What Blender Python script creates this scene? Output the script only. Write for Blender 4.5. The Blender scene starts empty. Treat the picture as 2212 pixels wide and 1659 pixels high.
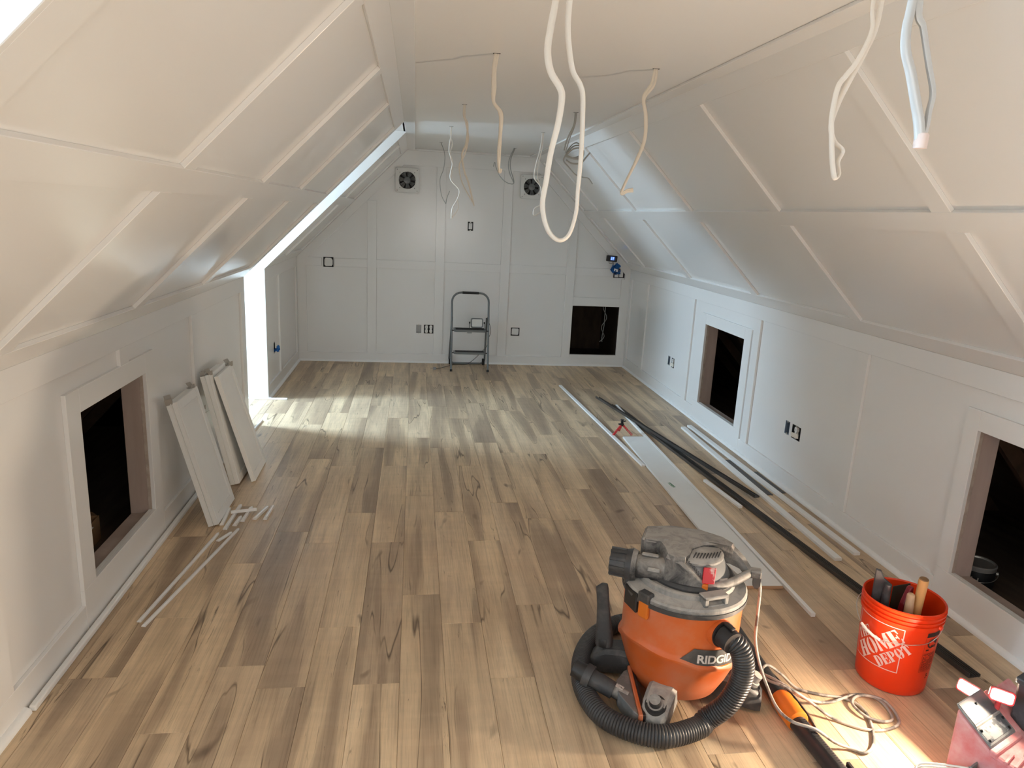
import bpy, bmesh, math, random
from mathutils import Vector, Matrix, Euler
R = math.radians
rnd = random.Random(7)
SC = bpy.context.scene
COL = SC.collection

# ------------------------------------------------------------------ camera, world, light, exposure
cam_d = bpy.data.cameras.new('camera')
cam = bpy.data.objects.new('camera', cam_d); COL.objects.link(cam)
cam_d.sensor_fit = 'HORIZONTAL'; cam_d.sensor_width = 36.0
cam_d.lens = 1533.55 / 2212 * 36.0
cam_d.clip_start = 0.02
YAW, PITCH, ROLL = 0.143081, 0.233221, 0.049362
cy, sy, cp, sp = math.cos(YAW), math.sin(YAW), math.cos(PITCH), math.sin(PITCH)
fw = Vector((sy*cp, cy*cp, -sp)); rt = Vector((cy, -sy, 0)); up = rt.cross(fw)
r2 = rt*math.cos(ROLL) + up*math.sin(ROLL); u2 = -rt*math.sin(ROLL) + up*math.cos(ROLL)
cam.matrix_world = Matrix(((r2.x, u2.x, -fw.x, 0), (r2.y, u2.y, -fw.y, 0), (r2.z, u2.z, -fw.z, 1.79), (0, 0, 0, 1)))
SC.camera = cam
SC.view_settings.view_transform = 'Standard'
SC.view_settings.look = 'None'
SC.view_settings.gamma = 1.0
SC.view_settings.use_curve_mapping = False
SC.view_settings.exposure = -0.08
SC.cycles.max_bounces = 10
SC.cycles.diffuse_bounces = 7
SC.cycles.use_denoising = True

world = bpy.data.worlds.new('world'); SC.world = world; world.use_nodes = True
wn = world.node_tree
sky = wn.nodes.new('ShaderNodeTexSky'); sky.sky_type = 'HOSEK_WILKIE'; sky.turbidity = 4.0
sky.sun_direction = (0.2, 0.3, 0.9)
wn.links.new(sky.outputs[0], wn.nodes['Background'].inputs[0])
wn.nodes['Background'].inputs[1].default_value = 0.6

def area(name, loc, direction, sx, sy_, power, color):
    d = bpy.data.lights.new(name, 'AREA'); d.shape = 'RECTANGLE'; d.size = sx; d.size_y = sy_
    d.energy = power; d.color = color
    o = bpy.data.objects.new(name, d); COL.objects.link(o)
    o.location = loc
    o.rotation_euler = Vector(direction).to_track_quat('-Z', 'Y').to_euler()
    return o
DAY = (0.57, 0.80, 1.0)
area('daylight_dormer_far', (-3.06, 6.43, 1.45), (1, -0.26, -0.60), 0.46, 1.5, 158, DAY).data.spread = R(125)
area('daylight_dormer_near', (-3.06, 0.73, 1.45), (1, 0.30, -0.12), 0.66, 1.5, 135, DAY)
area('gable_fill', (0.64, -1.92, 1.45), (0, 1, -0.06), 1.5, 1.2, 38, (1.0, 0.94, 0.86))  # added fill from behind the camera; no window is known there
LAMP = (1.0, 0.80, 0.58)
N1, A1, C1 = Vector((-0.84, -0.06, 0.34)).normalized(), Vector((0.50, -0.86, -0.04)), Vector((1.938, 1.926, 0.260))
N2, A2, C2 = Vector((-0.52, -0.80, 0.22)).normalized(), Vector((0.72, -0.60, -0.06)), Vector((1.896, 1.757, 0.360))
for nm_, c_, n_, a_, p_, L1, W1 in (('work_lamp_far', C1, N1, A1, 30, 0.076, 0.032), ('work_lamp_near', C2, N2, A2, 2.0, 0.040, 0.024)):
    o_ = area(nm_, c_+n_*0.004, n_, L1, W1, p_, LAMP)
    x_ = (a_-n_*a_.dot(n_)).normalized(); z_ = -n_; y_ = z_.cross(x_)
    o_.rotation_euler = Matrix((x_, y_, z_)).transposed().to_euler()

# ------------------------------------------------------------------ helpers
def nt(name):
    m = bpy.data.materials.new(name); m.use_nodes = True
    t = m.node_tree
    return m, t, t.nodes['Principled BSDF']

def mat(name, col, rough=0.5, metal=0.0, spec=0.5, var=0.0, vscale=8.0, col2=None, bump=0.0, bscale=60.0, stretch=(1, 1, 1), lo=0.35, hi=0.65, coat=0.0):
    m, t, b = nt(name)
    b.inputs['Roughness'].default_value = rough
    b.inputs['Metallic'].default_value = metal
    b.inputs['Specular IOR Level'].default_value = spec
    b.inputs['Coat Weight'].default_value = coat
    c = tuple(col) + (1,)
    b.inputs['Base Color'].default_value = c
    m.diffuse_color = c
    if var or col2 or bump:
        tc = t.nodes.new('ShaderNodeTexCoord'); mp = t.nodes.new('ShaderNodeMapping')
        mp.inputs['Scale'].default_value = stretch
        t.links.new(tc.outputs['Object'], mp.inputs[0])
        if var or col2:
            n = t.nodes.new('ShaderNodeTexNoise'); n.inputs['Scale'].default_value = vscale
            n.inputs['Detail'].default_value = 6; n.inputs['Roughness'].default_value = 0.6
            t.links.new(mp.outputs[0], n.inputs['Vector'])
            r = t.nodes.new('ShaderNodeValToRGB')
            r.color_ramp.elements[0].position = lo; r.color_ramp.elements[1].position = hi
            e2 = col2 if col2 else tuple(x*(1-var) for x in col)
            r.color_ramp.elements[0].color = c; r.color_ramp.elements[1].color = tuple(e2) + (1,)
            t.links.new(n.outputs['Fac'], r.inputs[0]); t.links.new(r.outputs[0], b.inputs['Base Color'])
        if bump:
            n2 = t.nodes.new('ShaderNodeTexNoise'); n2.inputs['Scale'].default_value = bscale; n2.inputs['Detail'].default_value = 3
            t.links.new(mp.outputs[0], n2.inputs['Vector'])
            bp = t.nodes.new('ShaderNodeBump'); bp.inputs['Strength'].default_value = bump; bp.inputs['Distance'].default_value = 0.002
            t.links.new(n2.outputs['Fac'], bp.inputs['Height']); t.links.new(bp.outputs[0], b.inputs['Normal'])
    return m

def emis(name, col, strength):
    m, t, b = nt(name)
    b.inputs['Base Color'].default_value = tuple(col) + (1,)
    b.inputs['Emission Color'].default_value = tuple(col) + (1,)
    b.inputs['Emission Strength'].default_value = strength
    return m

class MB:
    """collects shapes, then links them as one mesh object"""
    def __init__(self): self.v = []; self.f = []
    def add(self, vs, fs):
        k = len(self.v); self.v += [tuple(v) for v in vs]; self.f += [tuple(i+k for i in f) for f in fs]; return self
    def obox(self, o, a, b, c):
        """box from corner o and three edge vectors"""
        o, a, b, c = map(Vector, (o, a, b, c))
        vs = [o, o+a, o+a+b, o+b, o+c, o+a+c, o+a+b+c, o+b+c]
        fs = [(0, 3, 2, 1), (4, 5, 6, 7), (0, 1, 5, 4), (1, 2, 6, 5), (2, 3, 7, 6), (3, 0, 4, 7)]
        if a.cross(b).dot(c) < 0: fs = [f[::-1] for f in fs]
        return self.add(vs, fs)
    def box(self, x0, x1, y0, y1, z0, z1):
        return self.obox((x0, y0, z0), (x1-x0, 0, 0), (0, y1-y0, 0), (0, 0, z1-z0))
    def prism(self, poly, o, a, b, c):
        """polygon (u,v) in plane o,a,b, pushed along c"""
        o, a, b, c = map(Vector, (o, a, b, c)); n = len(poly)
        lo = [o+a*u+b*w for u, w in poly]; vs = lo+[p+c for p in lo]
        ar = sum(poly[i][0]*poly[(i+1) % n][1]-poly[(i+1) % n][0]*poly[i][1] for i in range(n))
        fl = (ar > 0) == (a.cross(b).dot(c) > 0)
        fs = [tuple(range(n))[::-1], tuple(range(n, 2*n))]+[(i, (i+1) % n, n+(i+1) % n, n+i) for i in range(n)]
        if not fl: fs = [f[::-1] for f in fs]
        return self.add(vs, fs)
    def loft(self, rings, cap=True, closed=True):
        n = len(rings[0]); vs = [p for r in rings for p in r]; fs = []
        for k in range(len(rings)-1):
            for i in range(n if closed else n-1):
                j = (i+1) % n
                fs.append((k*n+i, k*n+j, (k+1)*n+j, (k+1)*n+i))
        if cap:
            fs.append(tuple(range(n))[::-1]); fs.append(tuple(range((len(rings)-1)*n, len(rings)*n)))
        return self.add(vs, fs)
    def lathe(self, prof, n=32, M=None, cap=True):
        rings = []
        for r, z in prof:
            ring = [Vector((r*math.cos(2*math.pi*i/n), r*math.sin(2*math.pi*i/n), z)) for i in range(n)]
            rings.append([M @ p for p in ring] if M else ring)
        return self.loft(rings, cap)
    def cyl(self, p0, p1, r0, r1=None, n=16):
        p0, p1 = Vector(p0), Vector(p1); d = p1-p0
        M = Matrix.Translation(p0) @ d.to_track_quat('Z', 'Y').to_matrix().to_4x4()
        return self.lathe([(r0, 0), (r0 if r1 is None else r1, d.length)], n, M)
    def tube(self, pts, rx, ry=None, n=8, twist=0.0, side=None, rfun=None):
        """sweep along points; flat section when ry given"""
        ry = ry or rx
        P = [Vector(p) for p in pts]
        T = [(P[min(i+1, len(P)-1)]-P[max(i-1, 0)]).normalized() for i in range(len(P))]
        s = Vector(side) if side else (Vector((0, 0, 1)) if abs(T[0].z) < 0.9 else Vector((1, 0, 0)))
        nrm = (s-T[0]*s.dot(T[0])).normalized(); rings = []
        for i, p in enumerate(P):
            nrm = (nrm-T[i]*nrm.dot(T[i])).normalized()
            b = T[i].cross(nrm); tw = twist*i/max(1, len(P)-1)
            k = rfun(i) if rfun else 1.0
            rings.append([p+(nrm*math.cos(tw)+b*math.sin(tw))*rx*k*math.cos(2*math.pi*q/n)+(b*math.cos(tw)-nrm*math.sin(tw))*ry*k*math.sin(2*math.pi*q/n) for q in range(n)])
        return self.loft(rings)
    def build(self, name, m, parent=None, smooth=None, bevel=0.0, seg=1, **props):
        me = bpy.data.meshes.new(name)
        me.from_pydata(self.v, [], self.f)
        if bevel:
            bm = bmesh.new(); bm.from_mesh(me)
            bmesh.ops.remove_doubles(bm, verts=bm.verts, dist=1e-6)
            bm.normal_update()
            ed = [e for e in bm.edges if len(e.link_faces) == 2 and e.calc_face_angle(0) > R(32)]
            bmesh.ops.bevel(bm, geom=ed, offset=bevel, segments=seg, affect='EDGES', profile=0.5, clamp_overlap=True)
            bm.to_mesh(me); bm.free()
        if smooth:
            me.polygons.foreach_set('use_smooth', [True]*len(me.polygons)); me.set_sharp_from_angle(angle=R(smooth))
        me.materials.append(m); me.update()
        return put(name, me, parent, **props)

def put(name, me, parent=None, **props):
    o = bpy.data.objects.new(name, me); COL.objects.link(o)
    if parent: o.parent = parent
    for k, v in props.items(): o[k] = v
    return o
def thing(name, label, cat, loc=(0, 0, 0), rz=0.0, group=None, rot=None):
    o = bpy.data.objects.new(name, None); COL.objects.link(o)
    o.empty_display_size = 0.05
    o.location = loc; o.rotation_euler = rot if rot else (0, 0, rz)
    return tag(o, label, cat, group)
def tag(o, label, cat, group=None):
    o['label'] = label; o['category'] = cat
    if group: o['group'] = group
    return o
def spline(pts, k=6):
    """Catmull-Rom through points"""
    P = [Vector(p) for p in pts]; out = []
    for i in range(len(P)-1):
        a, b, c, d = P[max(i-1, 0)], P[i], P[i+1], P[min(i+2, len(P)-1)]
        for q in range(k):
            t = q/k
            out.append(0.5*((2*b)+(c-a)*t+(2*a-5*b+4*c-d)*t*t+(3*b-a-3*c+d)*t**3))
    out.append(P[-1]); return out
def rrect(w, h, r, n=5):
    """rounded rectangle outline, centred"""
    out = []
    for cx_, cy_, a0 in ((w/2-r, h/2-r, 0), (-w/2+r, h/2-r, 90), (-w/2+r, -h/2+r, 180), (w/2-r, -h/2+r, 270)):
        for i in range(n+1):
            a = R(a0+90*i/n); out.append((cx_+r*math.cos(a), cy_+r*math.sin(a)))
    return out
def text_mesh(s, size, extrude, bold=0.0, space=1.0, shear=0.0):
    cu = bpy.data.curves.new('lettering', 'FONT'); cu.body = s; cu.size = size; cu.extrude = extrude; cu.offset = bold
    cu.space_character = space; cu.shear = shear; cu.align_x = 'CENTER'; cu.align_y = 'CENTER'; cu.resolution_u = 3
    o = bpy.data.objects.new('lettering', cu); COL.objects.link(o)
    me = bpy.data.meshes.new_from_object(o.evaluated_get(bpy.context.evaluated_depsgraph_get()))
    bpy.data.objects.remove(o); bpy.data.curves.remove(cu)
    return me

class Frame:
    """a wall's own axes: u along, v up, n into the room"""
    def __init__(s, o, u, v, n): s.o, s.u, s.v, s.n = Vector(o), Vector(u), Vector(v), Vector(n)
    def p(s, u, v, t=0): return s.o+s.u*u+s.v*v+s.n*t
    def rect(s, mb, u0, u1, v0, v1, t0, t1): return mb.obox(s.p(u0, v0, t0), s.u*(u1-u0), s.v*(v1-v0), s.n*(t1-t0))
    def poly(s, mb, pts, t0, t1): return mb.prism(pts, s.p(0, 0, t0), s.u, s.v, s.n*(t1-t0))
    def board(s, name, parent, m, u0, u1, v0, v1, t0=-0.018, t1=0.0, bev=0.0015):
        return s.rect(MB(), u0, u1, v0, v1, t0, t1).build(name, m, parent, bevel=bev)
    def sheet(s, u0, u1, v0, v1, t0, t1, holes=()):
        us = sorted({u0, u1, *[h[0] for h in holes], *[h[1] for h in holes]}); vs = sorted({v0, v1, *[h[2] for h in holes], *[h[3] for h in holes]})
        us = [a for a in us if u0 <= a <= u1]; vs = [a for a in vs if v0 <= a <= v1]
        mb = MB()
        for a, b in zip(us, us[1:]):
            run = None
            for c, d in zip(vs, vs[1:]):
                mu, mv = (a+b)/2, (c+d)/2
                if any(h[0] < mu < h[1] and h[2] < mv < h[3] for h in holes):
                    if run: s.rect(mb, a, b, run[0], run[1], t0, t1); run = None
                else: run = (run[0], d) if run else (c, d)
            if run: s.rect(mb, a, b, run[0], run[1], t0, t1)
        return mb

# ------------------------------------------------------------------ materials
PAINT = mat('white_satin_paint', (0.80, 0.79, 0.775), 0.19, spec=0.5, bump=0.035, bscale=9)
CEILP = mat('ceiling_paint', (0.80, 0.79, 0.775), 0.38, spec=0.45, bump=0.08, bscale=120)
TRIMW = mat('white_trim_paint', (0.84, 0.84, 0.83), 0.35)
PRIMED = mat('primed_board', (0.80, 0.80, 0.78), 0.5, var=0.04, vscale=5)
RAWMDF = mat('raw_board_edge', (0.42, 0.27, 0.16), 0.8)
EDGEB = mat('painted_board_edge', (0.50, 0.43, 0.37), 0.7, col2=(0.36, 0.29, 0.24), vscale=14)
STUD = mat('whitewashed_stud', (0.46, 0.37, 0.33), 0.8, col2=(0.36, 0.28, 0.24), vscale=6, stretch=(1, 1, 0.15), bump=0.3, bscale=40)
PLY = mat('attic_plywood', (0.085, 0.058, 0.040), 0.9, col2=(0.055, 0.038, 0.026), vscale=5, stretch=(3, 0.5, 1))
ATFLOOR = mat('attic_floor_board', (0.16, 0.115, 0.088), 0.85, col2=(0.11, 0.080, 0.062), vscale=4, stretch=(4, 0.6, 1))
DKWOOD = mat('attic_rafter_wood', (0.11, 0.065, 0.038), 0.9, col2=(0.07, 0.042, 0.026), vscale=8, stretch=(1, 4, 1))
BLACKP = mat('black_plastic', (0.018, 0.018, 0.020), 0.42)
def dusty(name, dark, dust, lo, hi, rough=0.62):
    """plastic with plaster dust settled on what faces up"""
    m, t, b = nt(name); N = t.nodes.new; L = t.links.new
    tc = N('ShaderNodeTexCoord'); ge = N('ShaderNodeNewGeometry'); sx = N('ShaderNodeSeparateXYZ'); L(ge.outputs['Normal'], sx.inputs[0])
    n = N('ShaderNodeTexNoise'); n.inputs['Scale'].default_value = 16; n.inputs['Detail'].default_value = 8; n.inputs['Roughness'].default_value = 0.7; n.inputs['Distortion'].default_value = 0.6
    L(tc.outputs['Object'], n.inputs['Vector'])
    f = N('ShaderNodeMath'); f.operation = 'MULTIPLY_ADD'; L(sx.outputs['Z'], f.inputs[0]); f.inputs[1].default_value = 0.30; L(n.outputs['Fac'], f.inputs[2])
    r = N('ShaderNodeValToRGB'); r.color_ramp.elements[0].position = lo; r.color_ramp.elements[1].position = hi
    r.color_ramp.elements[0].color = tuple(dark)+(1,); r.color_ramp.elements[1].color = tuple(dust)+(1,)
    L(f.outputs[0], r.inputs[0]); L(r.outputs[0], b.inputs['Base Color']); b.inputs['Roughness'].default_value = rough
    n2 = N('ShaderNodeTexNoise'); n2.inputs['Scale'].default_value = 260; L(tc.outputs['Object'], n2.inputs['Vector'])
    bp = N('ShaderNodeBump'); bp.inputs['Strength'].default_value = 0.15; bp.inputs['Distance'].default_value = 0.001
    L(n2.outputs['Fac'], bp.inputs['Height']); L(bp.outputs[0], b.inputs['Normal'])
    return m
DUSTY = dusty('dusty_black_plastic', (0.035, 0.036, 0.038), (0.36, 0.335, 0.31), 0.40, 0.86)
DUSTYL = dusty('dusty_grey_lid_plastic', (0.11, 0.115, 0.12), (0.42, 0.395, 0.365), 0.36, 0.84)
GREYP = mat('grey_plastic', (0.16, 0.165, 0.17), 0.5, col2=(0.30, 0.29, 0.28), vscale=14, lo=0.5, hi=0.72)
DKGREY = mat('dark_grey_plastic', (0.045, 0.046, 0.05), 0.5, col2=(0.11, 0.105, 0.10), vscale=16, lo=0.48, hi=0.75)
ORANGE = mat('orange_tank_plastic', (0.58, 0.112, 0.018), 0.42, col2=(0.54, 0.205, 0.115), vscale=4.5, lo=0.42, hi=0.74, bump=0.05, bscale=200)
ORANGE2 = mat('orange_plastic', (0.62, 0.15, 0.010), 0.45)
REDP = mat('red_switch', (0.55, 0.02, 0.03), 0.4, col2=(0.75, 0.55, 0.5), vscale=28, lo=0.58, hi=0.70)
HOSE = mat('black_hose', (0.030, 0.031, 0.034), 0.42, col2=(0.075, 0.074, 0.073), vscale=10, lo=0.5, hi=0.8)
BUCKET = mat('orange_bucket_plastic', (0.76, 0.046, 0.005), 0.33, spec=0.5, var=0.1, vscale=6)
WHITEP = mat('white_print', (0.80, 0.62, 0.60), 0.5)
BLACKI = mat('black_print', (0.03, 0.012, 0.008), 0.6)
GREYBRAND = mat('grey_badge', (0.055, 0.058, 0.062), 0.5, col2=(0.15, 0.14, 0.135), vscale=12, lo=0.5, hi=0.8)
BADGEW = mat('badge_letter', (0.62, 0.58, 0.55), 0.5)
STEEL = mat('steel_wire', (0.62, 0.60, 0.57), 0.35, metal=0.9)
GALV = mat('galvanised_metal', (0.35, 0.37, 0.38), 0.4, metal=0.7)
ZINC = mat('zinc_bracket', (0.42, 0.40, 0.37), 0.45, metal=0.6)
LADDER = mat('grey_ladder_enamel', (0.16, 0.175, 0.18), 0.38, metal=0.35)
RUBBER = mat('black_rubber', (0.02, 0.02, 0.021), 0.7)
WOODH = mat('pale_wood_handle', (0.72, 0.42, 0.17), 0.45, col2=(0.60, 0.32, 0.11), vscale=10, stretch=(1, 1, 0.1))
WOODL = mat('bare_wood_handle', (0.62, 0.43, 0.27), 0.6, col2=(0.52, 0.33, 0.19), vscale=10, stretch=(1, 1, 0.1))
WOODE = mat('end_grain', (0.23, 0.13, 0.06), 0.8)
CABLE = mat('white_cable_jacket', (0.80, 0.76, 0.70), 0.45)
DARKBOX = mat('dark_box_plastic', (0.025, 0.027, 0.03), 0.6)
CABLE2 = mat('cream_cable_jacket', (0.66, 0.61, 0.53), 0.5)
CABLEG = mat('grey_cable_jacket', (0.36, 0.37, 0.36), 0.5)
CORDM = mat('dusty_power_cord', (0.10, 0.097, 0.093), 0.6, col2=(0.36, 0.325, 0.29), vscale=13, lo=0.40, hi=0.50)
COPPER = mat('copper_wire', (0.55, 0.28, 0.14), 0.4, metal=0.8)
BRONZE = mat('dark_bronze_metal', (0.050, 0.043, 0.038), 0.45, metal=0.2, col2=(0.075, 0.065, 0.058), vscale=4)
BLUET = mat('blue_painters_tape', (0.010, 0.12, 0.40), 0.6)
BLUEBOX = mat('blue_box_plastic', (0.16, 0.22, 0.29), 0.5)
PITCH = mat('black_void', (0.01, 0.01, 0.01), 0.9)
OUTLET = mat('white_receptacle', (0.75, 0.75, 0.73), 0.4)
REDTOOL = mat('red_tool_plastic', (0.62, 0.035, 0.04), 0.5, col2=(0.58, 0.25, 0.24), vscale=9, lo=0.45, hi=0.7)
DUSTRED = mat('dusty_red_plastic', (0.60, 0.16, 0.17), 0.6, col2=(0.66, 0.36, 0.36), vscale=12, lo=0.35, hi=0.65)
TOOLGREY = mat('tool_grey_plastic', (0.15, 0.16, 0.165), 0.5, col2=(0.26, 0.265, 0.26), vscale=12, lo=0.45, hi=0.65)
CARD = mat('cardboard', (0.36, 0.22, 0.11), 0.85)
CANM = mat('paint_can_metal', (0.42, 0.42, 0.41), 0.4, metal=0.6)
CANB = mat('black_can_label', (0.012, 0.013, 0.015), 0.4)
LENS = mat('frosted_lens', (0.62, 0.63, 0.61), 0.3)
LED = emis('lit_led', (1.0, 0.93, 0.82), 28.0)
SCREEN = emis('blue_screen', (0.05, 0.12, 0.45), 1.0)
DIGIT = emis('screen_digit', (0.55, 0.75, 1.0), 1.6)
TAPEW = mat('printed_sticker', (0.45, 0.55, 0.45), 0.6, col2=(0.08, 0.20, 0.12), vscale=60, lo=0.45, hi=0.5)
GLASS, gt, gb = nt('window_glass')
gb.inputs['Base Color'].default_value = (1, 1, 1, 1); gb.inputs['Transmission Weight'].default_value = 1.0; gb.inputs['Roughness'].default_value = 0.0; gb.inputs['IOR'].default_value = 1.02

def plank_material():
    m, t, b = nt('maple_look_plank'); N = t.nodes.new; L = t.links.new
    def math_(op, a, b_=None, c=None):
        n = N('ShaderNodeMath'); n.operation = op
        for i, x in enumerate((a, b_, c)):
            if x is None: continue
            if isinstance(x, (int, float)): n.inputs[i].default_value = x
            else: L(x, n.inputs[i])
        return n.outputs[0]
    def ramp(f, *els):
        r = N('ShaderNodeValToRGB')
        while len(r.color_ramp.elements) < len(els): r.color_ramp.elements.new(0.5)
        for e, (p, c) in zip(r.color_ramp.elements, els):
            e.position = p; e.color = (c if isinstance(c, tuple) else (c, c, c)) + (1,)
        L(f, r.inputs[0]); return r.outputs[0]
    def mix(f, a, b_, mode='MIX'):
        n = N('ShaderNodeMix'); n.data_type = 'RGBA'; n.blend_type = mode
        for i, x in ((0, f), (6, a), (7, b_)):
            if isinstance(x, float): n.inputs[i].default_value = x
            elif isinstance(x, tuple): n.inputs[i].default_value = x + (1,)
            else: L(x, n.inputs[i])
        return n.outputs[2]
    tc = N('ShaderNodeTexCoord'); oi = N('ShaderNodeObjectInfo')
    wn_ = N('ShaderNodeTexWhiteNoise'); wn_.noise_dimensions = '1D'; L(oi.outputs['Random'], wn_.inputs['W'])
    off = N('ShaderNodeVectorMath'); off.operation = 'SCALE'; L(wn_.outputs['Color'], off.inputs[0]); off.inputs['Scale'].default_value = 40.0
    ad = N('ShaderNodeVectorMath'); ad.operation = 'ADD'; L(tc.outputs['Object'], ad.inputs[0]); L(off.outputs[0], ad.inputs[1])
    def noise(sx, sy__, scale=1.0, detail=3, rough=0.5, dist=0.0):
        mp = N('ShaderNodeMapping'); mp.inputs['Scale'].default_value = (sx, sy__, 1)
        L(ad.outputs[0], mp.inputs[0])
        n = N('ShaderNodeTexNoise'); n.inputs['Scale'].default_value = scale; n.inputs['Detail'].default_value = detail
        n.inputs['Roughness'].default_value = rough; n.inputs['Distortion'].default_value = dist
        L(mp.outputs[0], n.inputs['Vector']); return n.outputs['Fac']
    heart = noise(8.0, 0.58, 1.0, 2.5, 0.42, 0.28)                   # broad heartwood bands
    soft = noise(15.0, 1.6, 1.0, 5, 0.6, 0.3)
    grain = noise(150.0, 3.0, 1.0, 5, 0.65, 0.6)
    fig = noise(5.0, 22.0, 1.0, 3, 0.5, 0.2)                      # faint cross figure
    col = ramp(heart, (0.30, (0.310, 0.226, 0.154)), (0.435, (0.420, 0.314, 0.212)), (0.485, (0.600, 0.456, 0.300)), (0.60, (0.690, 0.530, 0.352)), (0.80, (0.740, 0.575, 0.388)))
    col = mix(math_('MULTIPLY', ramp(soft, (0.40, 0.0), (0.66, 1.0)), 0.55), col, (0.390, 0.280, 0.190))
    gm = ramp(grain, (0.30, 0.74), (0.5, 0.98), (0.75, 1.06))
    col = mix(1.0, col, gm, 'MULTIPLY')
    fm = ramp(fig, (0.4, 0.97), (0.64, 1.05)); col = mix(0.8, col, mix(1.0, col, fm, 'MULTIPLY'))
    # thin dark mineral lines that follow the heartwood's edge
    ln = math_('ABSOLUTE', math_('SUBTRACT', heart, 0.475))
    lm = noise(5.0, 1.6, 1.0, 2)
    lf = math_('MULTIPLY', ramp(ln, (0.0, 1.0), (0.008, 0.0)), ramp(lm, (0.46, 0.0), (0.56, 1.0)))
    col = mix(math_('MULTIPLY', lf, 0.85), col, (0.060, 0.036, 0.022))
    # torn dark flecks and knots
    fk = noise(46.0, 3.6, 1.0, 5, 0.62, 1.5); fa = noise(3.4, 1.5, 1.0, 2)
    ff = math_('MULTIPLY', ramp(fk, (0.63, 0.0), (0.70, 1.0)), ramp(fa, (0.50, 0.0), (0.60, 1.0)))
    col = mix(math_('MULTIPLY', ff, 0.8), col, (0.075, 0.045, 0.030))
    kn = noise(7.5, 3.4, 1.0, 2, 0.5, 0.8)
    kf = math_('MULTIPLY', ramp(kn, (0.70, 0.0), (0.78, 1.0)), 0.7)
    col = mix(kf, col, (0.100, 0.062, 0.042))
    # each plank a little lighter or darker, warmer or greyer
    tone = ramp(wn_.outputs['Value'], (0.0, (0.92, 0.90, 0.90)), (0.5, (1.02, 1.0, 0.98)), (1.0, (1.12, 1.10, 1.06)))
    col = mix(1.0, col, tone, 'MULTIPLY')
    L(col, b.inputs['Base Color'])
    b.inputs['Roughness'].default_value = 0.42
    b.inputs['Specular IOR Level'].default_value = 0.42
    bp = N('ShaderNodeBump'); bp.inputs['Strength'].default_value = 0.12; bp.inputs['Distance'].default_value = 0.001
    L(grain, bp.inputs['Height']); L(bp.outputs[0], b.inputs['Normal'])
    return m
PLANK = plank_material()

# ------------------------------------------------------------------ the room shell
XL, XR, YB, YF, KZ, CZ = -1.335, 2.62, 8.49, -2.0, 1.215, 2.466
CX0, CX1 = -0.084, 1.37
Q = 2**-0.5
SLEN = (CZ-KZ)/Q
FR = Frame((XR, 0, 0), (0, 1, 0), (0, 0, 1), (-1, 0, 0))
FL = Frame((XL, 0, 0), (0, 1, 0), (0, 0, 1), (1, 0, 0))
FB = Frame((0, YB, 0), (1, 0, 0), (0, 0, 1), (0, -1, 0))
FSR = Frame((XR, 0, KZ), (0, 1, 0), (-Q, 0, Q), (-Q, 0, -Q))
FSL = Frame((XL, 0, KZ), (0, 1, 0), (Q, 0, Q), (Q, 0, -Q))
FC = Frame((0, 0, CZ), (0, 1, 0), (1, 0, 0), (0, 0, -1))
D1, D2 = (5.87, 6.70), (0.30, 1.155)                       # the two dormers
ST = dict(kind='structure')

# floor: sub-floor slab, then every plank
floor = MB().box(-3.25, XR+0.04, YF-0.06, YB+0.05, -0.08, -0.008).build('floor', PLANK, **ST)
PW, PL_ = 0.178, 1.2195
ends = {-1: 2.445, -2: 2.845, 0: 3.10, 1: 2.845, 2: 2.448, 3: 4.203, 4: 3.96, -3: 2.445}
pmesh = {}
def plank(x0, x1, y0, y1):
    w, l = round(x1-x0, 4), round(y1-y0, 4)
    if w < 0.01 or l < 0.02: return
    if (w, l) not in pmesh:
        g, c = 0.0004, 0.0012
        a, b_ = w/2-g, l/2-g
        ring = lambda dx, z: [(-a+dx, -b_+dx, z), (a-dx, -b_+dx, z), (a-dx, b_-dx, z), (-a+dx, b_-dx, z)]
        mb = MB(); mb.loft([ring(0, -0.008), ring(0, -c), ring(c, 0)])
        me = bpy.data.meshes.new('plank'); me.from_pydata(mb.v, [], mb.f); me.materials.append(PLANK); me.update()
        pmesh[(w, l)] = me
    o = put('plank', pmesh[(w, l)], floor)
    o.location = ((x0+x1)/2, (y0+y1)/2, 0)
for k in range(-18, 15):
    x0 = -0.032+PW*k; x1 = x0+PW
    if k in ends: e = ends[k]
    else: e = rnd.uniform(0, PL_)
    e -= math.ceil(e/PL_)*PL_
    y = e
    while y < YB:
        a, b_ = max(y, 0.6), min(y+PL_, YB)
        if x1 > XL+0.01 and b_-a > 0.02:
            plank(max(x0, XL), min(x1, XR), a, b_)
        if x0 < XL-0.01:
            for d in (D1, D2):
                c0, c1 = max(y, d[0]), min(y+PL_, d[1])
                if c1-c0 > 0.03: plank(x0, min(x1, XL), c0, c1)
        y += PL_

def boards(fr, parent, m, spec, name):
    for s in spec: fr.board(name, parent, m, *s)

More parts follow.
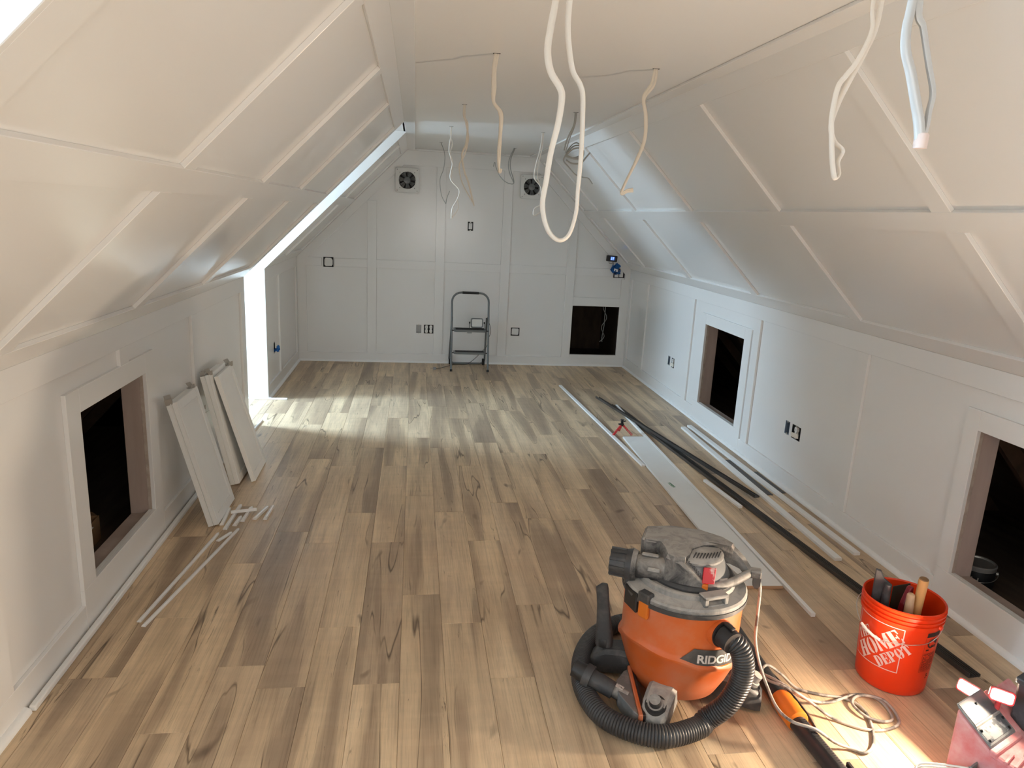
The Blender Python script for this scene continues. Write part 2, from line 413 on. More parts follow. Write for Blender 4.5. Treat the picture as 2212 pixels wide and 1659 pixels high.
# right knee wall
R_OPEN = [(5.31, 6.09, 0.185, 0.915), (2.075, 2.860, 0.185, 0.915)]
R_BOX = [(6.925, 6.985, 0.352, 0.447), (6.800, 6.878, 0.348, 0.447), (4.492, 4.552, 0.372, 0.467), (4.345, 4.458, 0.370, 0.467)]
wr = FR.sheet(YF, YB+0.03, 0, KZ+0.03, -0.036, -0.018, R_OPEN+R_BOX).build('wall_right', PAINT, **ST)
boards(FR, wr, PAINT, [(YF, YB, 1.105, KZ), (YF, 1.96, 0, 0.12), (1.96, 2.945, 0, 0.185), (2.945, 5.195, 0, 0.12), (5.195, 6.20, 0, 0.185), (6.20, YB, 0, 0.12)], 'rail')
boards(FR, wr, PAINT, [(y, y+0.105, 0.12, 1.105) for y in (3.735, 5.065, 6.395, 7.78)]+[(8.40, 8.49, 0.12, 1.105), (1.2, 1.305, 0.12, 1.105)], 'batten')
for a, b_ in ((5.195, 6.20), (1.96, 2.945)):
    o0, o1 = (5.31, 6.09) if a > 5 else (2.075, 2.860)
    boards(FR, wr, PAINT, [(a, o0, 0.185, 1.01), (o1, b_, 0.185, 1.01), (o0, o1, 0.915, 1.01)], 'casing')
    FR.rect(MB(), o1, o1+0.04, 0, 1.16, -0.128, -0.036).build('stud', STUD, wr, bevel=0.002)
    FR.rect(MB(), o0-0.04, o0, 0, 1.16, -0.128, -0.036).build('stud', STUD, wr, bevel=0.002)
    FR.rect(MB(), o0, o1, 0.915, 0.955, -0.128, -0.036).build('header', STUD, wr, bevel=0.002)
    FR.rect(MB(), o0, o1, 0.0, 0.165, -0.125, -0.036).build('sill_plate', STUD, wr, bevel=0.002)
    FR.rect(MB(), o1-0.0015, o1+0.001, 0.185, 0.915, -0.036, -0.019).build('panel_edge', EDGEB, wr)

# left knee wall, near and far of the dormer
L_OPEN = [(2.985, 3.715, 0.185, 0.925)]
L_BOX = [(7.095, 7.155, 0.355, 0.465)]
wl = FL.sheet(D2[1], D1[0], 0, KZ+0.03, -0.036, -0.018, L_OPEN).build('wall_left', PAINT, **ST)
boards(FL, wl, PAINT, [(D2[1], D1[0], 1.105, KZ), (D2[1], 2.87, 0, 0.12), (2.87, 3.83, 0, 0.185), (3.83, D1[0], 0, 0.12)], 'rail')
boards(FL, wl, PAINT, [(2.215, 2.32, 0.12, 1.105), (3.41, 3.515, 1.025, 1.105), (4.50, 4.605, 0.12, 1.105), (5.765, 5.87, 0.12, 1.105), (1.155, 1.26, 0.12, 1.105)], 'batten')
boards(FL, wl, PAINT, [(2.87, 2.985, 0.185, 1.025), (3.715, 3.83, 0.185, 1.025), (2.985, 3.715, 0.925, 1.025)], 'casing')
FL.rect(MB(), 3.715, 3.755, 0, 1.16, -0.128, -0.036).build('stud', STUD, wl, bevel=0.002)
FL.rect(MB(), 2.945, 2.985, 0, 1.16, -0.128, -0.036).build('stud', STUD, wl, bevel=0.002)
FL.rect(MB(), 2.985, 3.715, 0.925, 0.965, -0.128, -0.036).build('header', STUD, wl, bevel=0.002)
FL.rect(MB(), 2.985, 3.715, 0, 0.165, -0.125, -0.036).build('sill_plate', STUD, wl, bevel=0.002)
FL.rect(MB(), 3.714, 3.7165, 0.185, 0.925, -0.036, -0.019).build('panel_edge', EDGEB, wl)
wlf = FL.sheet(D1[1], YB+0.03, 0, KZ+0.03, -0.036, -0.018, L_BOX).build('wall_left_far', PAINT, **ST)
boards(FL, wlf, PAINT, [(D1[1], YB, 1.105, KZ), (D1[1], YB, 0, 0.12)], 'rail')
boards(FL, wlf, PAINT, [(6.70, 6.775, 0.12, 1.105), (7.365, 7.47, 0.12, 1.105), (8.40, 8.49, 0.12, 1.105)], 'batten')
FL.sheet(YF, D2[0], 0, KZ+0.03, -0.036, 0).build('wall_left_near', PAINT, **ST)

# sloped walls
SV = [(0, 0.112), (0.836, 0.936), (1.659, SLEN)]
wsr = FSR.sheet(YF, YB+0.03, -0.03, SLEN+0.04, -0.05, -0.018).build('wall_sloped_right', PAINT, **ST)
boards(FSR, wsr, PAINT, [(YF, YB, a, b_) for a, b_ in SV], 'rail')
boards(FSR, wsr, PAINT, [(y, y+0.105, a, b_) for y in (2.46, 3.745, 5.02, 6.36, 7.74) for a, b_ in ((0.112, 0.836), (0.936, 1.659))]+[(8.40, 8.49, 0.112, 0.836), (8.40, 8.49, 0.936, 1.659)], 'batten')
for nm, y0, y1, bt in (('wall_sloped_left', D2[1], D1[0], (1.155, 2.28, 3.415, 4.50, 5.765)), ('wall_sloped_left_far', D1[1], YB, (6.70, 7.365, 8.385))):
    w = FSL.sheet(y0, y1+(0.03 if y1 == YB else 0), -0.03, SLEN+0.04, -0.05, -0.018).build(nm, PAINT, **ST)
    boards(FSL, w, PAINT, [(y0, y1, a, b_) for a, b_ in SV], 'rail')
    boards(FSL, w, PAINT, [(y, y+0.105, a, b_) for y in bt for a, b_ in ((0.112, 0.836), (0.936, 1.659))], 'batten')
FSL.sheet(YF, D2[0], -0.03, SLEN+0.04, -0.05, 0).build('wall_sloped_left_near', PAINT, **ST)

# ceiling with its frieze boards
ceil = FC.sheet(YF-0.05, YB+0.05, CX0-0.03, CX1+0.03, -0.03, 0).build('ceiling', CEILP, **ST)
boards(FC, ceil, PAINT, [(YF, YB, CX0-0.013, -0.012, 0, 0.013), (YF, YB, 1.298, CX1+0.013, 0, 0.013)], 'frieze_board')
FC.rect(MB(), YB-0.02, YB, CX0, CX1, 0, 0.02).build('trim_1', PAINT, bevel=0.003, **ST)

# back gable wall
B_OPEN = [(1.925, 2.520, 0.142, 0.750)]
B_BOX = [(0.032, 0.094, 0.360, 0.460), (0.125, 0.238, 0.358, 0.462), (1.178, 1.285, 0.357, 0.457), (-1.041, -0.928, 1.107, 1.219), (0.611, 0.674, 1.588, 1.691), (2.410, 2.548, 1.106, 1.219)]
FANS = [(-0.097, 2.118), (1.340, 2.120)]
FANH = [(x-0.088, x+0.088, z-0.088, z+0.088) for x, z in FANS]
wb = FB.sheet(XL-0.04, XR+0.04, 0, CZ+0.03, -0.036, -0.018, B_OPEN+B_BOX+FANH).build('wall_back', PAINT, **ST)
slz = lambda x: min(x+2.55, 3.836-x, CZ)
BT = (-0.437, 0.347, 1.122, 1.925)
boards(FB, wb, PAINT, [(XL, XR, 0, 0.107), (CX0-0.05, CX1+0.05, 2.285, CZ), (-1.235, -1.060, 1.118, 1.212), (-0.915, -0.542, 1.118, 1.212), (-0.437, 0.242, 1.118, 1.212), (0.347, 1.017, 1.118, 1.212), (1.122, 1.820, 1.118, 1.212), (1.925, 2.400, 1.118, 1.212), (1.925, 2.515, 0.750, 0.855), (1.925, 2.52, 0.107, 0.142)], 'rail')
boards(FB, wb, PAINT, [(x-0.105, x, 0.107, min(slz(x-0.105)-0.13, slz(x)-0.13, 2.285)) for x in BT]+[(XL, -1.235, 0.107, 1.28), (2.515, XR, 0.107, 1.09), (2.555, XR, 1.09, 1.28)], 'batten')
for pts in ([(XL, KZ), (-0.05, 2.50), (-0.05, 2.37), (XL, KZ-0.13)], [(XR, KZ), (XR, KZ-0.13), (1.33, 2.376), (1.33, 2.506)]):
    FB.poly(MB(), pts, -0.018, -0.0005).build('raked_board', PAINT, wb, bevel=0.0015)

# gable wall behind the camera, with an unseen window added for the fill light
FG = Frame((0, YF, 0), (1, 0, 0), (0, 0, 1), (0, 1, 0))
FG.sheet(-1.5, 2.8, 0, CZ+0.03, -0.05, 0, [(-0.16, 1.44, 0.80, 2.10)]).build('wall_front', PAINT, **ST)
def window(name, fr, u0, u1, v0, v1):
    w = MB()
    for a in ((u0, u0+0.05, v0, v1), (u1-0.05, u1, v0, v1), (u0+0.05, u1-0.05, v0, v0+0.05), (u0+0.05, u1-0.05, v1-0.05, v1)):
        fr.rect(w, *a, -0.05, 0.012)
    o = w.build(name, TRIMW, bevel=0.002, **ST)
    vm = (v0+v1)/2
    fr.rect(MB(), u0+0.05, u1-0.05, vm-0.02, vm+0.02, -0.045, -0.01).build('sash_rail', TRIMW, o)
    for a, b_ in ((v0+0.05, vm-0.02), (vm+0.02, v1-0.05)):
        fr.rect(MB(), u0+0.05, u1-0.05, a, b_, -0.034, -0.028).build('pane', GLASS, o)
window('window_1', FG, -0.16, 1.44, 0.80, 2.10)

# dormers: cheeks, ceiling, window wall
XW = -3.10
wy = ((6.12, 6.69), (D2[0]+0.03, D2[1]-0.03))
for i, (d, tagn) in enumerate(((D1, 'far'), (D2, 'near'))):
    poly = [(XW, 0), (XL-0.036, 0), (XL-0.036, KZ-0.02), (CX0-0.002, CZ), (XW, CZ)]
    for side, y0, y1 in (('north', d[1], d[1]+0.08), ('south', d[0]-0.08, d[0])):
        c = MB().prism(poly, (0, y0, 0), (1, 0, 0), (0, 0, 1), (0, y1-y0, 0)).build('wall_dormer_%s_%s' % (tagn, side), PAINT, **ST)
        fs = Frame((0, y0 if side == 'north' else y1, 0), (1, 0, 0), (0, 0, 1), (0, -1 if side == 'north' else 1, 0))
        fs.poly(MB(), [(XL-0.13, 0.09), (XL, 0.09), (XL, KZ), (CX0, CZ-0.001), (CX0-0.15, CZ-0.001), (XL-0.13, KZ+0.055)], 0.0, 0.016).build('end_board', PAINT, c, bevel=0.0015)
        fs.rect(MB(), XW, XL, 0, 0.09, 0, 0.016).build('rail', PAINT, c, bevel=0.0015)
        fs.rect(MB(), XW, (-1.161 if (i == 0 and side == 'north') else XL+0.004), 0, 0.018, 0.016, 0.034).build('shoe_moulding', TRIMW, c, bevel=0.004)
    MB().box(XW, CX0+0.01, d[0]-0.08, d[1]+0.08, CZ, CZ+0.04).build('ceiling_dormer_'+tagn, CEILP, **ST)
    fwn = Frame((XW, 0, 0), (0, 1, 0), (0, 0, 1), (1, 0, 0))
    fwn.sheet(d[0]-0.08, d[1]+0.08, 0, CZ+0.04, -0.06, 0, [(wy[i][0], wy[i][1], 0.62, 2.28)]).build('wall_dormer_%s_end' % tagn, PAINT, **ST)
    window('window_%d' % (i+2), fwn, wy[i][0], wy[i][1], 0.62, 2.28)

# shoe mouldings along the floor
def quarter(name, p0, p1, out, s=0.019, m=TRIMW, parent=None, rise=0.0):
    p0, p1, out = Vector(p0), Vector(p1), Vector(out)
    prof = [(0, 0), (s, 0), (s*0.97, s*0.35), (s*0.78, s*0.72), (s*0.4, s*0.95), (0, s)]
    return MB().prism(prof, p0+Vector((0, 0, rise)), out, (0, 0, 1), p1-p0).build(name, m, parent, smooth=50, **({} if parent else ST))
quarter('baseboard_right', (XR, YF, 0), (XR, 4.95, 0), (-1, 0, 0), 0.024)
quarter('baseboard_right_far', (XR, 4.955, 0), (XR, YB, 0), (-1, 0, 0), 0.020)
quarter('baseboard_back', (XL+0.02, YB, 0), (XR-0.02, YB, 0), (0, -1, 0), 0.020)
quarter('baseboard_left_far', (XL, D1[1], 0), (XL, YB, 0), (1, 0, 0), 0.022)
quarter('baseboard_left_near', (XL, 1.16, 0), (XL, 2.364, 0), (1, 0, 0), 0.024)
MB().box(XL+0.010, XL+0.034, 2.37, 5.02, 0, 0.024).build('baseboard_left', TRIMW, bevel=0.005, seg=2, **ST)

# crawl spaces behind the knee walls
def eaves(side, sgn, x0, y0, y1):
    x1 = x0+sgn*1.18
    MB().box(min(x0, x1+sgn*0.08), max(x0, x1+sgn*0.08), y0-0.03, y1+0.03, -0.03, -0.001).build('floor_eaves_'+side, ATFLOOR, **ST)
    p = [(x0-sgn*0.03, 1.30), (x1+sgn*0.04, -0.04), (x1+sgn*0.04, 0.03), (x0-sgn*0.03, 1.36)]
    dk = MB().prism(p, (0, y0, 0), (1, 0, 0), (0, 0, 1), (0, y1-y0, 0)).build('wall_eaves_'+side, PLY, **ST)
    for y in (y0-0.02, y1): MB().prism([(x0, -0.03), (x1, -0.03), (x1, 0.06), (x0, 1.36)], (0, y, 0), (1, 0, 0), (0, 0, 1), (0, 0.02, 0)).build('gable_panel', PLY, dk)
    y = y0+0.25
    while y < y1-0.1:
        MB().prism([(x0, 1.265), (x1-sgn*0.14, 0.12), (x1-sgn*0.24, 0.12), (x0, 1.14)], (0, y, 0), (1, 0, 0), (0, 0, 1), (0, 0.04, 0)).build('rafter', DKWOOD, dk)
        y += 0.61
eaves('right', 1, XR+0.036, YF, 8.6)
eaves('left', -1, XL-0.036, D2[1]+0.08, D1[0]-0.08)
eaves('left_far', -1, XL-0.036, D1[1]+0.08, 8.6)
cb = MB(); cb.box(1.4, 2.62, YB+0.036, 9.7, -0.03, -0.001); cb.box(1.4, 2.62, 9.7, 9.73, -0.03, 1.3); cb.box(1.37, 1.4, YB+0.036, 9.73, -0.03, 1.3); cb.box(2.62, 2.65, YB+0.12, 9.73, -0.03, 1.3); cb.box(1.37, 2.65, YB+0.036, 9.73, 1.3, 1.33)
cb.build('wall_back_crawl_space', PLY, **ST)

# ------------------------------------------------------------------ shop vacuum
VC = Vector((1.045, 2.36, 0)); VA = -math.atan2(0.405, 0.9143)
vac = thing('shop_vacuum', 'dusty orange and grey wheeled shop vacuum with a black hose curled around it', 'vacuum', VC, VA)
def polar(a, r, z): return Vector((r*math.cos(R(a)), r*math.sin(R(a)), z))
def swoosh(a):
    """how far the tank's moulded ledge rises or dips round the tank"""
    T = ((0, -0.052), (90, -0.040), (165, -0.042), (185, -0.036), (205, 0.010), (235, 0.020), (270, 0.008), (300, -0.020), (334, -0.048), (360, -0.052))
    for (a0, z0), (a1, z1) in zip(T, T[1:]):
        if a0 <= a <= a1:
            t = (a-a0)/(a1-a0); t = t*t*(3-2*t); return z0+(z1-z0)*t
    return 0
n = 72; rings = []
for r_, z_, sh in ((0.005, 0.045, 0), (0.150, 0.045, 0), (0.168, 0.058, 0), (0.196, 0.13, 0.3), (0.222, 0.232, 1), (0.232, 0.243, 1), (0.2335, 0.253, 1), (0.226, 0.262, 1), (0.222, 0.275, 1), (0.221, 0.34, 0.4), (0.223, 0.448, 0), (0.10, 0.448, 0)):
    rings.append([polar(360*i/n, r_, z_+sh*swoosh(360*i/n)) for i in range(n)])
tank = MB().loft(rings).build('tank', ORANGE, vac, smooth=40)
MB().lathe([(0.150, 0.432), (0.229, 0.438), (0.233, 0.446), (0.232, 0.462), (0.226, 0.469), (0.205, 0.471), (0.196, 0.477), (0.186, 0.479), (0.180, 0.494), (0.168, 0.498), (0.165, 0.492), (0.05, 0.492)], 64).build('lid', DUSTYL, vac, smooth=35)
MB().lathe([(0.2235, 0.430), (0.2345, 0.432), (0.2355, 0.449), (0.225, 0.451)], 64, cap=False).build('lid_rim', DKGREY, vac, smooth=35)

def on_tank(pts_uv, a0, zfun, r_, me):
    """wrap flat print (u along the tank, v up) round a cylinder"""
    for v in me.vertices:
        a = a0+v.co.x/r_
        v.co = Vector(((r_+v.co.z)*math.cos(a), (r_+v.co.z)*math.sin(a), v.co.y+zfun(a)))
# name badge
g = MB(); bl, tl, tr_, br = (-88, 0.262), (-74, 0.313), (-33, 0.290), (-20, 0.212)
gr = []
for j in range(5):
    t = j/4; row = []
    for i in range(19):
        s = i/18
        ab = (bl[0]+(br[0]-bl[0])*s, bl[1]+(br[1]-bl[1])*s); at = (tl[0]+(tr_[0]-tl[0])*s, tl[1]+(tr_[1]-tl[1])*s)
        row.append(polar(ab[0]+(at[0]-ab[0])*t, 0.2250+0.0015*(1-t), ab[1]+(at[1]-ab[1])*t))
    gr.append(row)
badge = g.loft(gr, cap=False, closed=False).build('badge', GREYBRAND, vac, smooth=60)
me = text_mesh('RIDGID', 0.046, 0.0003, bold=0.0012, space=0.95)
for v in me.vertices: v.co.x *= 1.12
on_tank(None, R(-50), lambda a: 0.2600-0.0013*math.degrees(a-R(-50))*0.42, 0.2262, me)
me.materials.append(BADGEW); put('lettering', me, badge)
st = MB()
st.loft([[polar(-72+40*i/10, 0.2275, 0.2405-0.020*i/10+dz) for i in range(11)] for dz in (0, 0.0055)], cap=False, closed=False)
st.build('underline', ORANGE2, badge)
# rim latch, its black bracket and the lid's pull block
def rad_box(mb, a, r0, r1, w, z0, z1, tilt=0):
    u = polar(a, 1, 0); t = Vector((-u.y, u.x, 0))
    return mb.obox(u*r0-t*w/2+Vector((0, 0, z0)), u*(r1-r0), t*w, Vector((0, 0, z1-z0))+u*tilt)
rad_box(MB(), -124.5, 0.222, 0.239, 0.044, 0.382, 0.448).build('latch', ORANGE2, vac, bevel=0.006, seg=2)
rad_box(MB(), -124.5, 0.205, 0.243, 0.052, 0.444, 0.482).build('latch_bracket', DKGREY, vac, bevel=0.005)
rad_box(MB(), -143, 0.220, 0.2345, 0.085, 0.382, 0.462).build('latch_flap', BLACKP, vac, bevel=0.004)
rad_box(MB(), -158, 0.200, 0.236, 0.035, 0.446, 0.500).build('lid_lug', DKGREY, vac, bevel=0.008, seg=2)
pb = MB(); u = polar(-55, 1, 0); t = Vector((-u.y, u.x, 0))
for s0, s1, z0, z1 in ((-0.05, -0.032, 0.462, 0.506), (0.032, 0.05, 0.462, 0.506), (-0.05, 0.05, 0.494, 0.508), (-0.05, 0.05, 0.460, 0.474)):
    pb.obox(u*0.165+t*s0+Vector((0, 0, z0)), u*0.045, t*(s1-s0), (0, 0, z1-z0))
pull = pb.build('lid_pull', DUSTYL, vac, bevel=0.003)
MB().obox(u*0.165-t*0.034+Vector((0, 0, 0.472)), u*0.012, t*0.068, (0, 0, 0.024)).build('recess', BLACKP, pull)
rad_box(MB(), 95, 0.222, 0.239, 0.044, 0.382, 0.448).build('latch', ORANGE2, vac, bevel=0.006, seg=2)
# motor head
MT = Matrix.Translation((0.015, 0.015, 0))
MB().lathe([(0.166, 0.486), (0.168, 0.500), (0.158, 0.510), (0.05, 0.513)], 48, MT).build('motor_base', DKGREY, vac, smooth=40)
MB().lathe([(0.150, 0.500), (0.147, 0.512), (0.116, 0.575), (0.108, 0.588), (0.03, 0.594)], 48, MT).build('motor_housing', GREYP, vac, smooth=35)
cap = MB().lathe([(0.107, 0.578), (0.108, 0.587), (0.098, 0.596), (0.02, 0.604)], 48, Matrix.Translation((0.025, -0.0, 0))).build('motor_cap', DUSTYL, vac, smooth=40)
vs = MB()
for i in range(9):
    x = 0.005+i*0.011
    vs.obox((x+0.012, -0.098+0.0012*i*i*0.6, 0.5915), (0.0045, 0, 0), (0.012, 0.052, 0.010), (0, 0, 0.003))
vs.build('cap_slots', DKGREY, cap, kind='stuff')
P = [(-0.172, 0.115), (-0.178, 0.02), (-0.165, -0.012), (-0.105, -0.012), (-0.085, -0.055), (-0.070, -0.112), (-0.045, -0.128), (-0.005, -0.118), (0.010, -0.085), (0.018, -0.030), (0.060, 0.020), (0.115, 0.045), (0.165, 0.050), (0.172, 0.085), (0.130, 0.128), (0.040, 0.165), (-0.08, 0.160)]
def inset(poly, k): cx_, cy_ = sum(p[0] for p in poly)/len(poly), sum(p[1] for p in poly)/len(poly); return [(cx_+(x-cx_)*k, cy_+(y-cy_)*k) for x, y in poly]
cover = MB().loft([[Vector((x, y, 0.560)) for x, y in P], [Vector((x, y, 0.594)) for x, y in P], [Vector((x, y, 0.608)) for x, y in inset(P, 0.955)], [Vector((x, y, 0.618)) for x, y in inset(P, 0.6)]]).build('top_cover', DUSTY, vac, smooth=30)
vs = MB()
for i in range(10): vs.obox((-0.125+i*0.0115, -0.004-0.0015*i, 0.6065+0.0004*i), (0.0035, 0, 0), (0.006, 0.030, 0.002), (0, 0, 0.0035))
for x, y in ((-0.02, -0.06), (0.13, 0.085), (-0.13, 0.06), (-0.03, 0.13), (-0.015, -0.10)):
    vs.lathe([(0.005, 0), (0.005, 0.003)], 10, Matrix.Translation((x, y, 0.606)))
vs.build('cover_slots', BLACKP, cover, kind='stuff')
MB().loft([[Vector((x, y, z)) for x, y in ((-0.176+d, 0.11-d), (-0.178+d, 0.0), (-0.160+d, -0.018+d), (-0.115-d, -0.018+d), (-0.105-d, 0.0), (-0.105-d, 0.11-d))] for z, d in ((0.478, 0.0), (0.600, 0.004), (0.612, 0.014))]).build('exhaust_block', DUSTY, vac, smooth=35)
# front arm, carry handle and rear arm
def beam(pts, ws, hs):
    rg = []
    Pv = [Vector(p) for p in pts]
    for i, p in enumerate(Pv):
        d = (Pv[min(i+1, len(Pv)-1)]-Pv[max(i-1, 0)]).normalized(); s = d.cross(Vector((0, 0, 1))).normalized(); w, (zu, zd) = ws[i]/2, hs[i]
        rg.append([p+s*w*0.75+Vector((0, 0, zu)), p+s*w+Vector((0, 0, zu-0.010)), p+s*w*1.04-Vector((0, 0, zd)), p-s*w*1.04-Vector((0, 0, zd)), p-s*w+Vector((0, 0, zu-0.010)), p-s*w*0.75+Vector((0, 0, zu))])
    return MB().loft(rg)
arm = beam([(-0.062, -0.076, 0.592), (-0.010, -0.090, 0.583), (0.036, -0.101, 0.548), (0.076, -0.108, 0.515)], [0.088, 0.084, 0.068, 0.044], [(0.014, 0.12), (0.012, 0.115), (0.012, 0.080), (0.008, 0.030)]).build('handle_arm', DUSTY, vac, smooth=40)
vs = MB()
for i in range(4):
    for j in range(9):
        k = j/9.0
        vs.obox((0.000+0.066*k, -0.119+0.0115*i-0.015*k, 0.5985-0.062*k+0.002), (0.0050, 0, -0.0045), (0, 0.0028, 0), (0, 0, 0.002))
vs.build('arm_slots', BLACKP, arm, kind='stuff')
beam([(0.120, 0.088, 0.600), (0.165, 0.078, 0.583), (0.205, 0.060, 0.555), (0.238, 0.038, 0.520)], [0.060, 0.045, 0.034, 0.032], [(0.010, 0.07), (0.010, 0.05), (0.010, 0.03), (0.009, 0.024)]).build('handle_arm', DUSTY, vac, smooth=40)
MB().tube(spline([(0.072, -0.108, 0.506), (0.112, -0.092, 0.503), (0.152, -0.058, 0.504), (0.190, -0.016, 0.508), (0.222, 0.024, 0.514), (0.240, 0.046, 0.519)], 5), 0.0185, 0.0155, 10, side=(0, 0, 1)).build('carry_handle', DUSTY, vac, smooth=50)
MB().box(-0.011, 0.011, -0.012, 0.014, -0.024, 0.022).build('lock_button', ORANGE2, vac, bevel=0.004, seg=2).location = (0.074, -0.122, 0.502)
sw = MB().obox((0.060, -0.118, 0.520), (0.044, 0.012, 0), (0.002, 0.026, 0.052), (0.002, -0.012, 0.006)).build('power_switch', REDP, vac, bevel=0.002)
MB().obox((0.105, -0.090, 0.500), (0.045, 0.030, 0), (0.002, 0.018, 0.022), (0.002, -0.010, 0.005)).build('switch_plate', DUSTYL, vac, bevel=0.002)
# blower port
b0, b1 = Vector((-0.03, -0.072, 0.520)), Vector((-0.178, -0.066, 0.520)); bd = (b1-b0).normalized()
MB().cyl(b0, b1, 0.050, 0.044, 24).build('blower_port', DUSTY, vac, smooth=40)
MB().cyl(b1, b1+bd*0.018, 0.056, 0.062, 28).build('port_ring', DUSTY, vac, smooth=40)
MB().cyl(b1+bd*0.018, b1+bd*0.040, 0.062, 0.056, 28).build('port_ring', DKGREY, vac, smooth=40)
cp_ = MB(); cp_.cyl(b1+bd*0.038, b1+bd*0.100, 0.051, 0.048, 24)
for i in range(10):
    a = i*36; o_ = Vector((0, math.cos(R(a)), math.sin(R(a)))); t_ = Vector((0, -math.sin(R(a)), math.cos(R(a))))
    cp_.obox(b1+bd*0.038+o_*0.044-t_*0.005, bd*0.064, t_*0.010, o_*0.0105)
cp_.build('port_cap', DKGREY, vac, smooth=30)
MB().obox((-0.135, -0.118, 0.528), (0.045, 0, 0), (0, -0.010, 0.006), (0, 0.006, 0.016)).build('port_clip', DUSTYL, vac, bevel=0.003)
MB().obox((-0.165, -0.076, 0.566), (0.065, 0, 0), (0, 0.022, 0), (0, 0, 0.010)).build('port_clip', DUSTYL, vac, bevel=0.004)
# power cord outlet, hook and the cord itself
MB().box(0.236, 0.276, 0.020, 0.062, 0.505, 0.535).build('cord_outlet', DUSTY, vac, bevel=0.005, seg=2)
MB().loft([[Vector((0.262+a, 0.036+b_, z)) for a, b_ in ((-0.014, -0.012), (0.014, -0.012), (0.014, 0.012), (-0.014, 0.012))] for z in (0.508, 0.478)]+[[Vector((0.262+a, 0.036+b_, 0.462)) for a, b_ in ((-0.006, -0.006), (0.006, -0.006), (0.006, 0.006), (-0.006, 0.006))]]).build('cord_hook', DKGREY, vac, smooth=40)
def V2L(p):
    d = Vector(p)-VC; c_, s_ = math.cos(-VA), math.sin(-VA)
    return Vector((d.x*c_-d.y*s_, d.x*s_+d.y*c_, d.z))
cord = [(1.293, 2.283, 0.505), (1.312, 2.278, 0.47), (1.316, 2.276, 0.36), (1.320, 2.272, 0.25), (1.345, 2.26, 0.15), (1.352, 2.195, 0.095), (1.347, 2.104, 0.075), (1.360, 2.02, 0.085), (1.425, 1.985, 0.080), (1.50, 1.975, 0.03), (1.56, 1.965, 0.008), (1.60, 1.940, 0.008), (1.655, 1.975, 0.007), (1.713, 2.07, 0.007), (1.737, 2.165, 0.007), (1.700, 2.225, 0.007), (1.611, 2.254, 0.008), (1.535, 2.293, 0.012), (1.490, 2.335, 0.045), (1.437, 2.352, 0.078), (1.398, 2.325, 0.080), (1.385, 2.262, 0.080), (1.425, 2.195, 0.093), (1.50, 2.185, 0.050), (1.616, 2.200, 0.012), (1.757, 2.236, 0.014), (1.835, 2.203, 0.008), (1.822, 2.105, 0.007), (1.770, 2.085, 0.010), (1.715, 2.110, 0.016), (1.706, 2.185, 0.016), (1.765, 2.222, 0.020), (1.845, 2.190, 0.016), (1.835, 2.085, 0.010), (1.765, 2.048, 0.007), (1.676, 2.054, 0.007), (1.585, 2.115, 0.010), (1.505, 2.165, 0.055), (1.430, 2.200, 0.094), (1.385, 2.295, 0.080), (1.352, 2.370, 0.040), (1.335, 2.46, 0.010)]
MB().tube([V2L(p) for p in spline(cord, 6)], 0.0058, None, 7, side=(1, 0, 0)).build('power_cord', CORDM, vac, smooth=60)
# outrigger feet: hood, caster and accessory post
for i, a in enumerate((-100, 178, -4, 86)):
    u = polar(a, 1, 0); t = Vector((-u.y, u.x, 0)); Z = Vector((0, 0, 1)); rg = []
    for r_, w, z0, z1 in ((0.150, 0.105, 0.040, 0.125), (0.215, 0.104, 0.030, 0.125), (0.270, 0.100, 0.018, 0.115), (0.312, 0.090, 0.012, 0.088), (0.332, 0.076, 0.012, 0.064)):
        w /= 2
        rg.append([u*r_+t*s*w+Z*z for s, z in ((-1, z0), (-1, z1-0.016), (-0.72, z1), (0.72, z1), (1, z1-0.016), (1, z0))])
    ft = MB().loft(rg).build('outrigger', DUSTYL if i in (0, 3) else DKGREY, vac, smooth=40)
    MB().cyl(u*0.255-t*0.012+Z*0.022, u*0.255+t*0.012+Z*0.022, 0.0215, None, 18).build('caster', BLACKP, ft, smooth=40)
    if i != 1:
        tl_ = (Z+u*0.55).normalized()
        c0 = u*0.284+Z*0.094
        MB().cyl(c0-tl_*0.01, c0+tl_*0.010, 0.040, 0.039, 24).build('post_well', BLACKP, ft, smooth=40)
        pp = MB(); pp.cyl(c0, c0+tl_*0.022, 0.030, 0.028, 24); pp.cyl(c0+tl_*0.022, c0+tl_*0.050, 0.022, 0.020, 24)
        pp.build('accessory_post', DUSTYL if i == 2 else DUSTY, ft, smooth=40)
# hose
hose = [(0.146, -0.172, 0.372), (0.172, -0.190, 0.367), (0.210, -0.194, 0.342), (0.230, -0.198, 0.300), (0.236, -0.202, 0.250), (0.224, -0.208, 0.185), (0.190, -0.222, 0.115), (0.131, -0.238, 0.055)]
hw = [(1.030, 2.068), (0.902, 2.035), (0.794, 2.068), (0.700, 2.158), (0.668, 2.302), (0.688, 2.444), (0.737, 2.566), (0.811, 2.663), (0.928, 2.737), (1.06, 2.75), (1.17, 2.70)]
hp = spline([Vector(p) for p in hose]+[V2L((x, y, 0.041)) for x, y in hw], 40)
L_ = [0.0]
for a, b_ in zip(hp, hp[1:]): L_.append(L_[-1]+(b_-a).length)
pitch = 0.0105; cnt = int(L_[-1]/pitch); pts = []; k = 0
for i in range(cnt*4):
    s = i*pitch/4
    while k < len(L_)-2 and L_[k+1] < s: k += 1
    f = (s-L_[k])/max(1e-9, L_[k+1]-L_[k]); pts.append(hp[k].lerp(hp[k+1], f))
mod = (1.0, 0.985, 0.90, 0.985)
MB().tube(pts, 0.0395, None, 20, side=(0, 0, 1), rfun=lambda i: mod[i % 4]).build('hose', HOSE, vac, smooth=75)
pd = polar(-50, 1, 0)
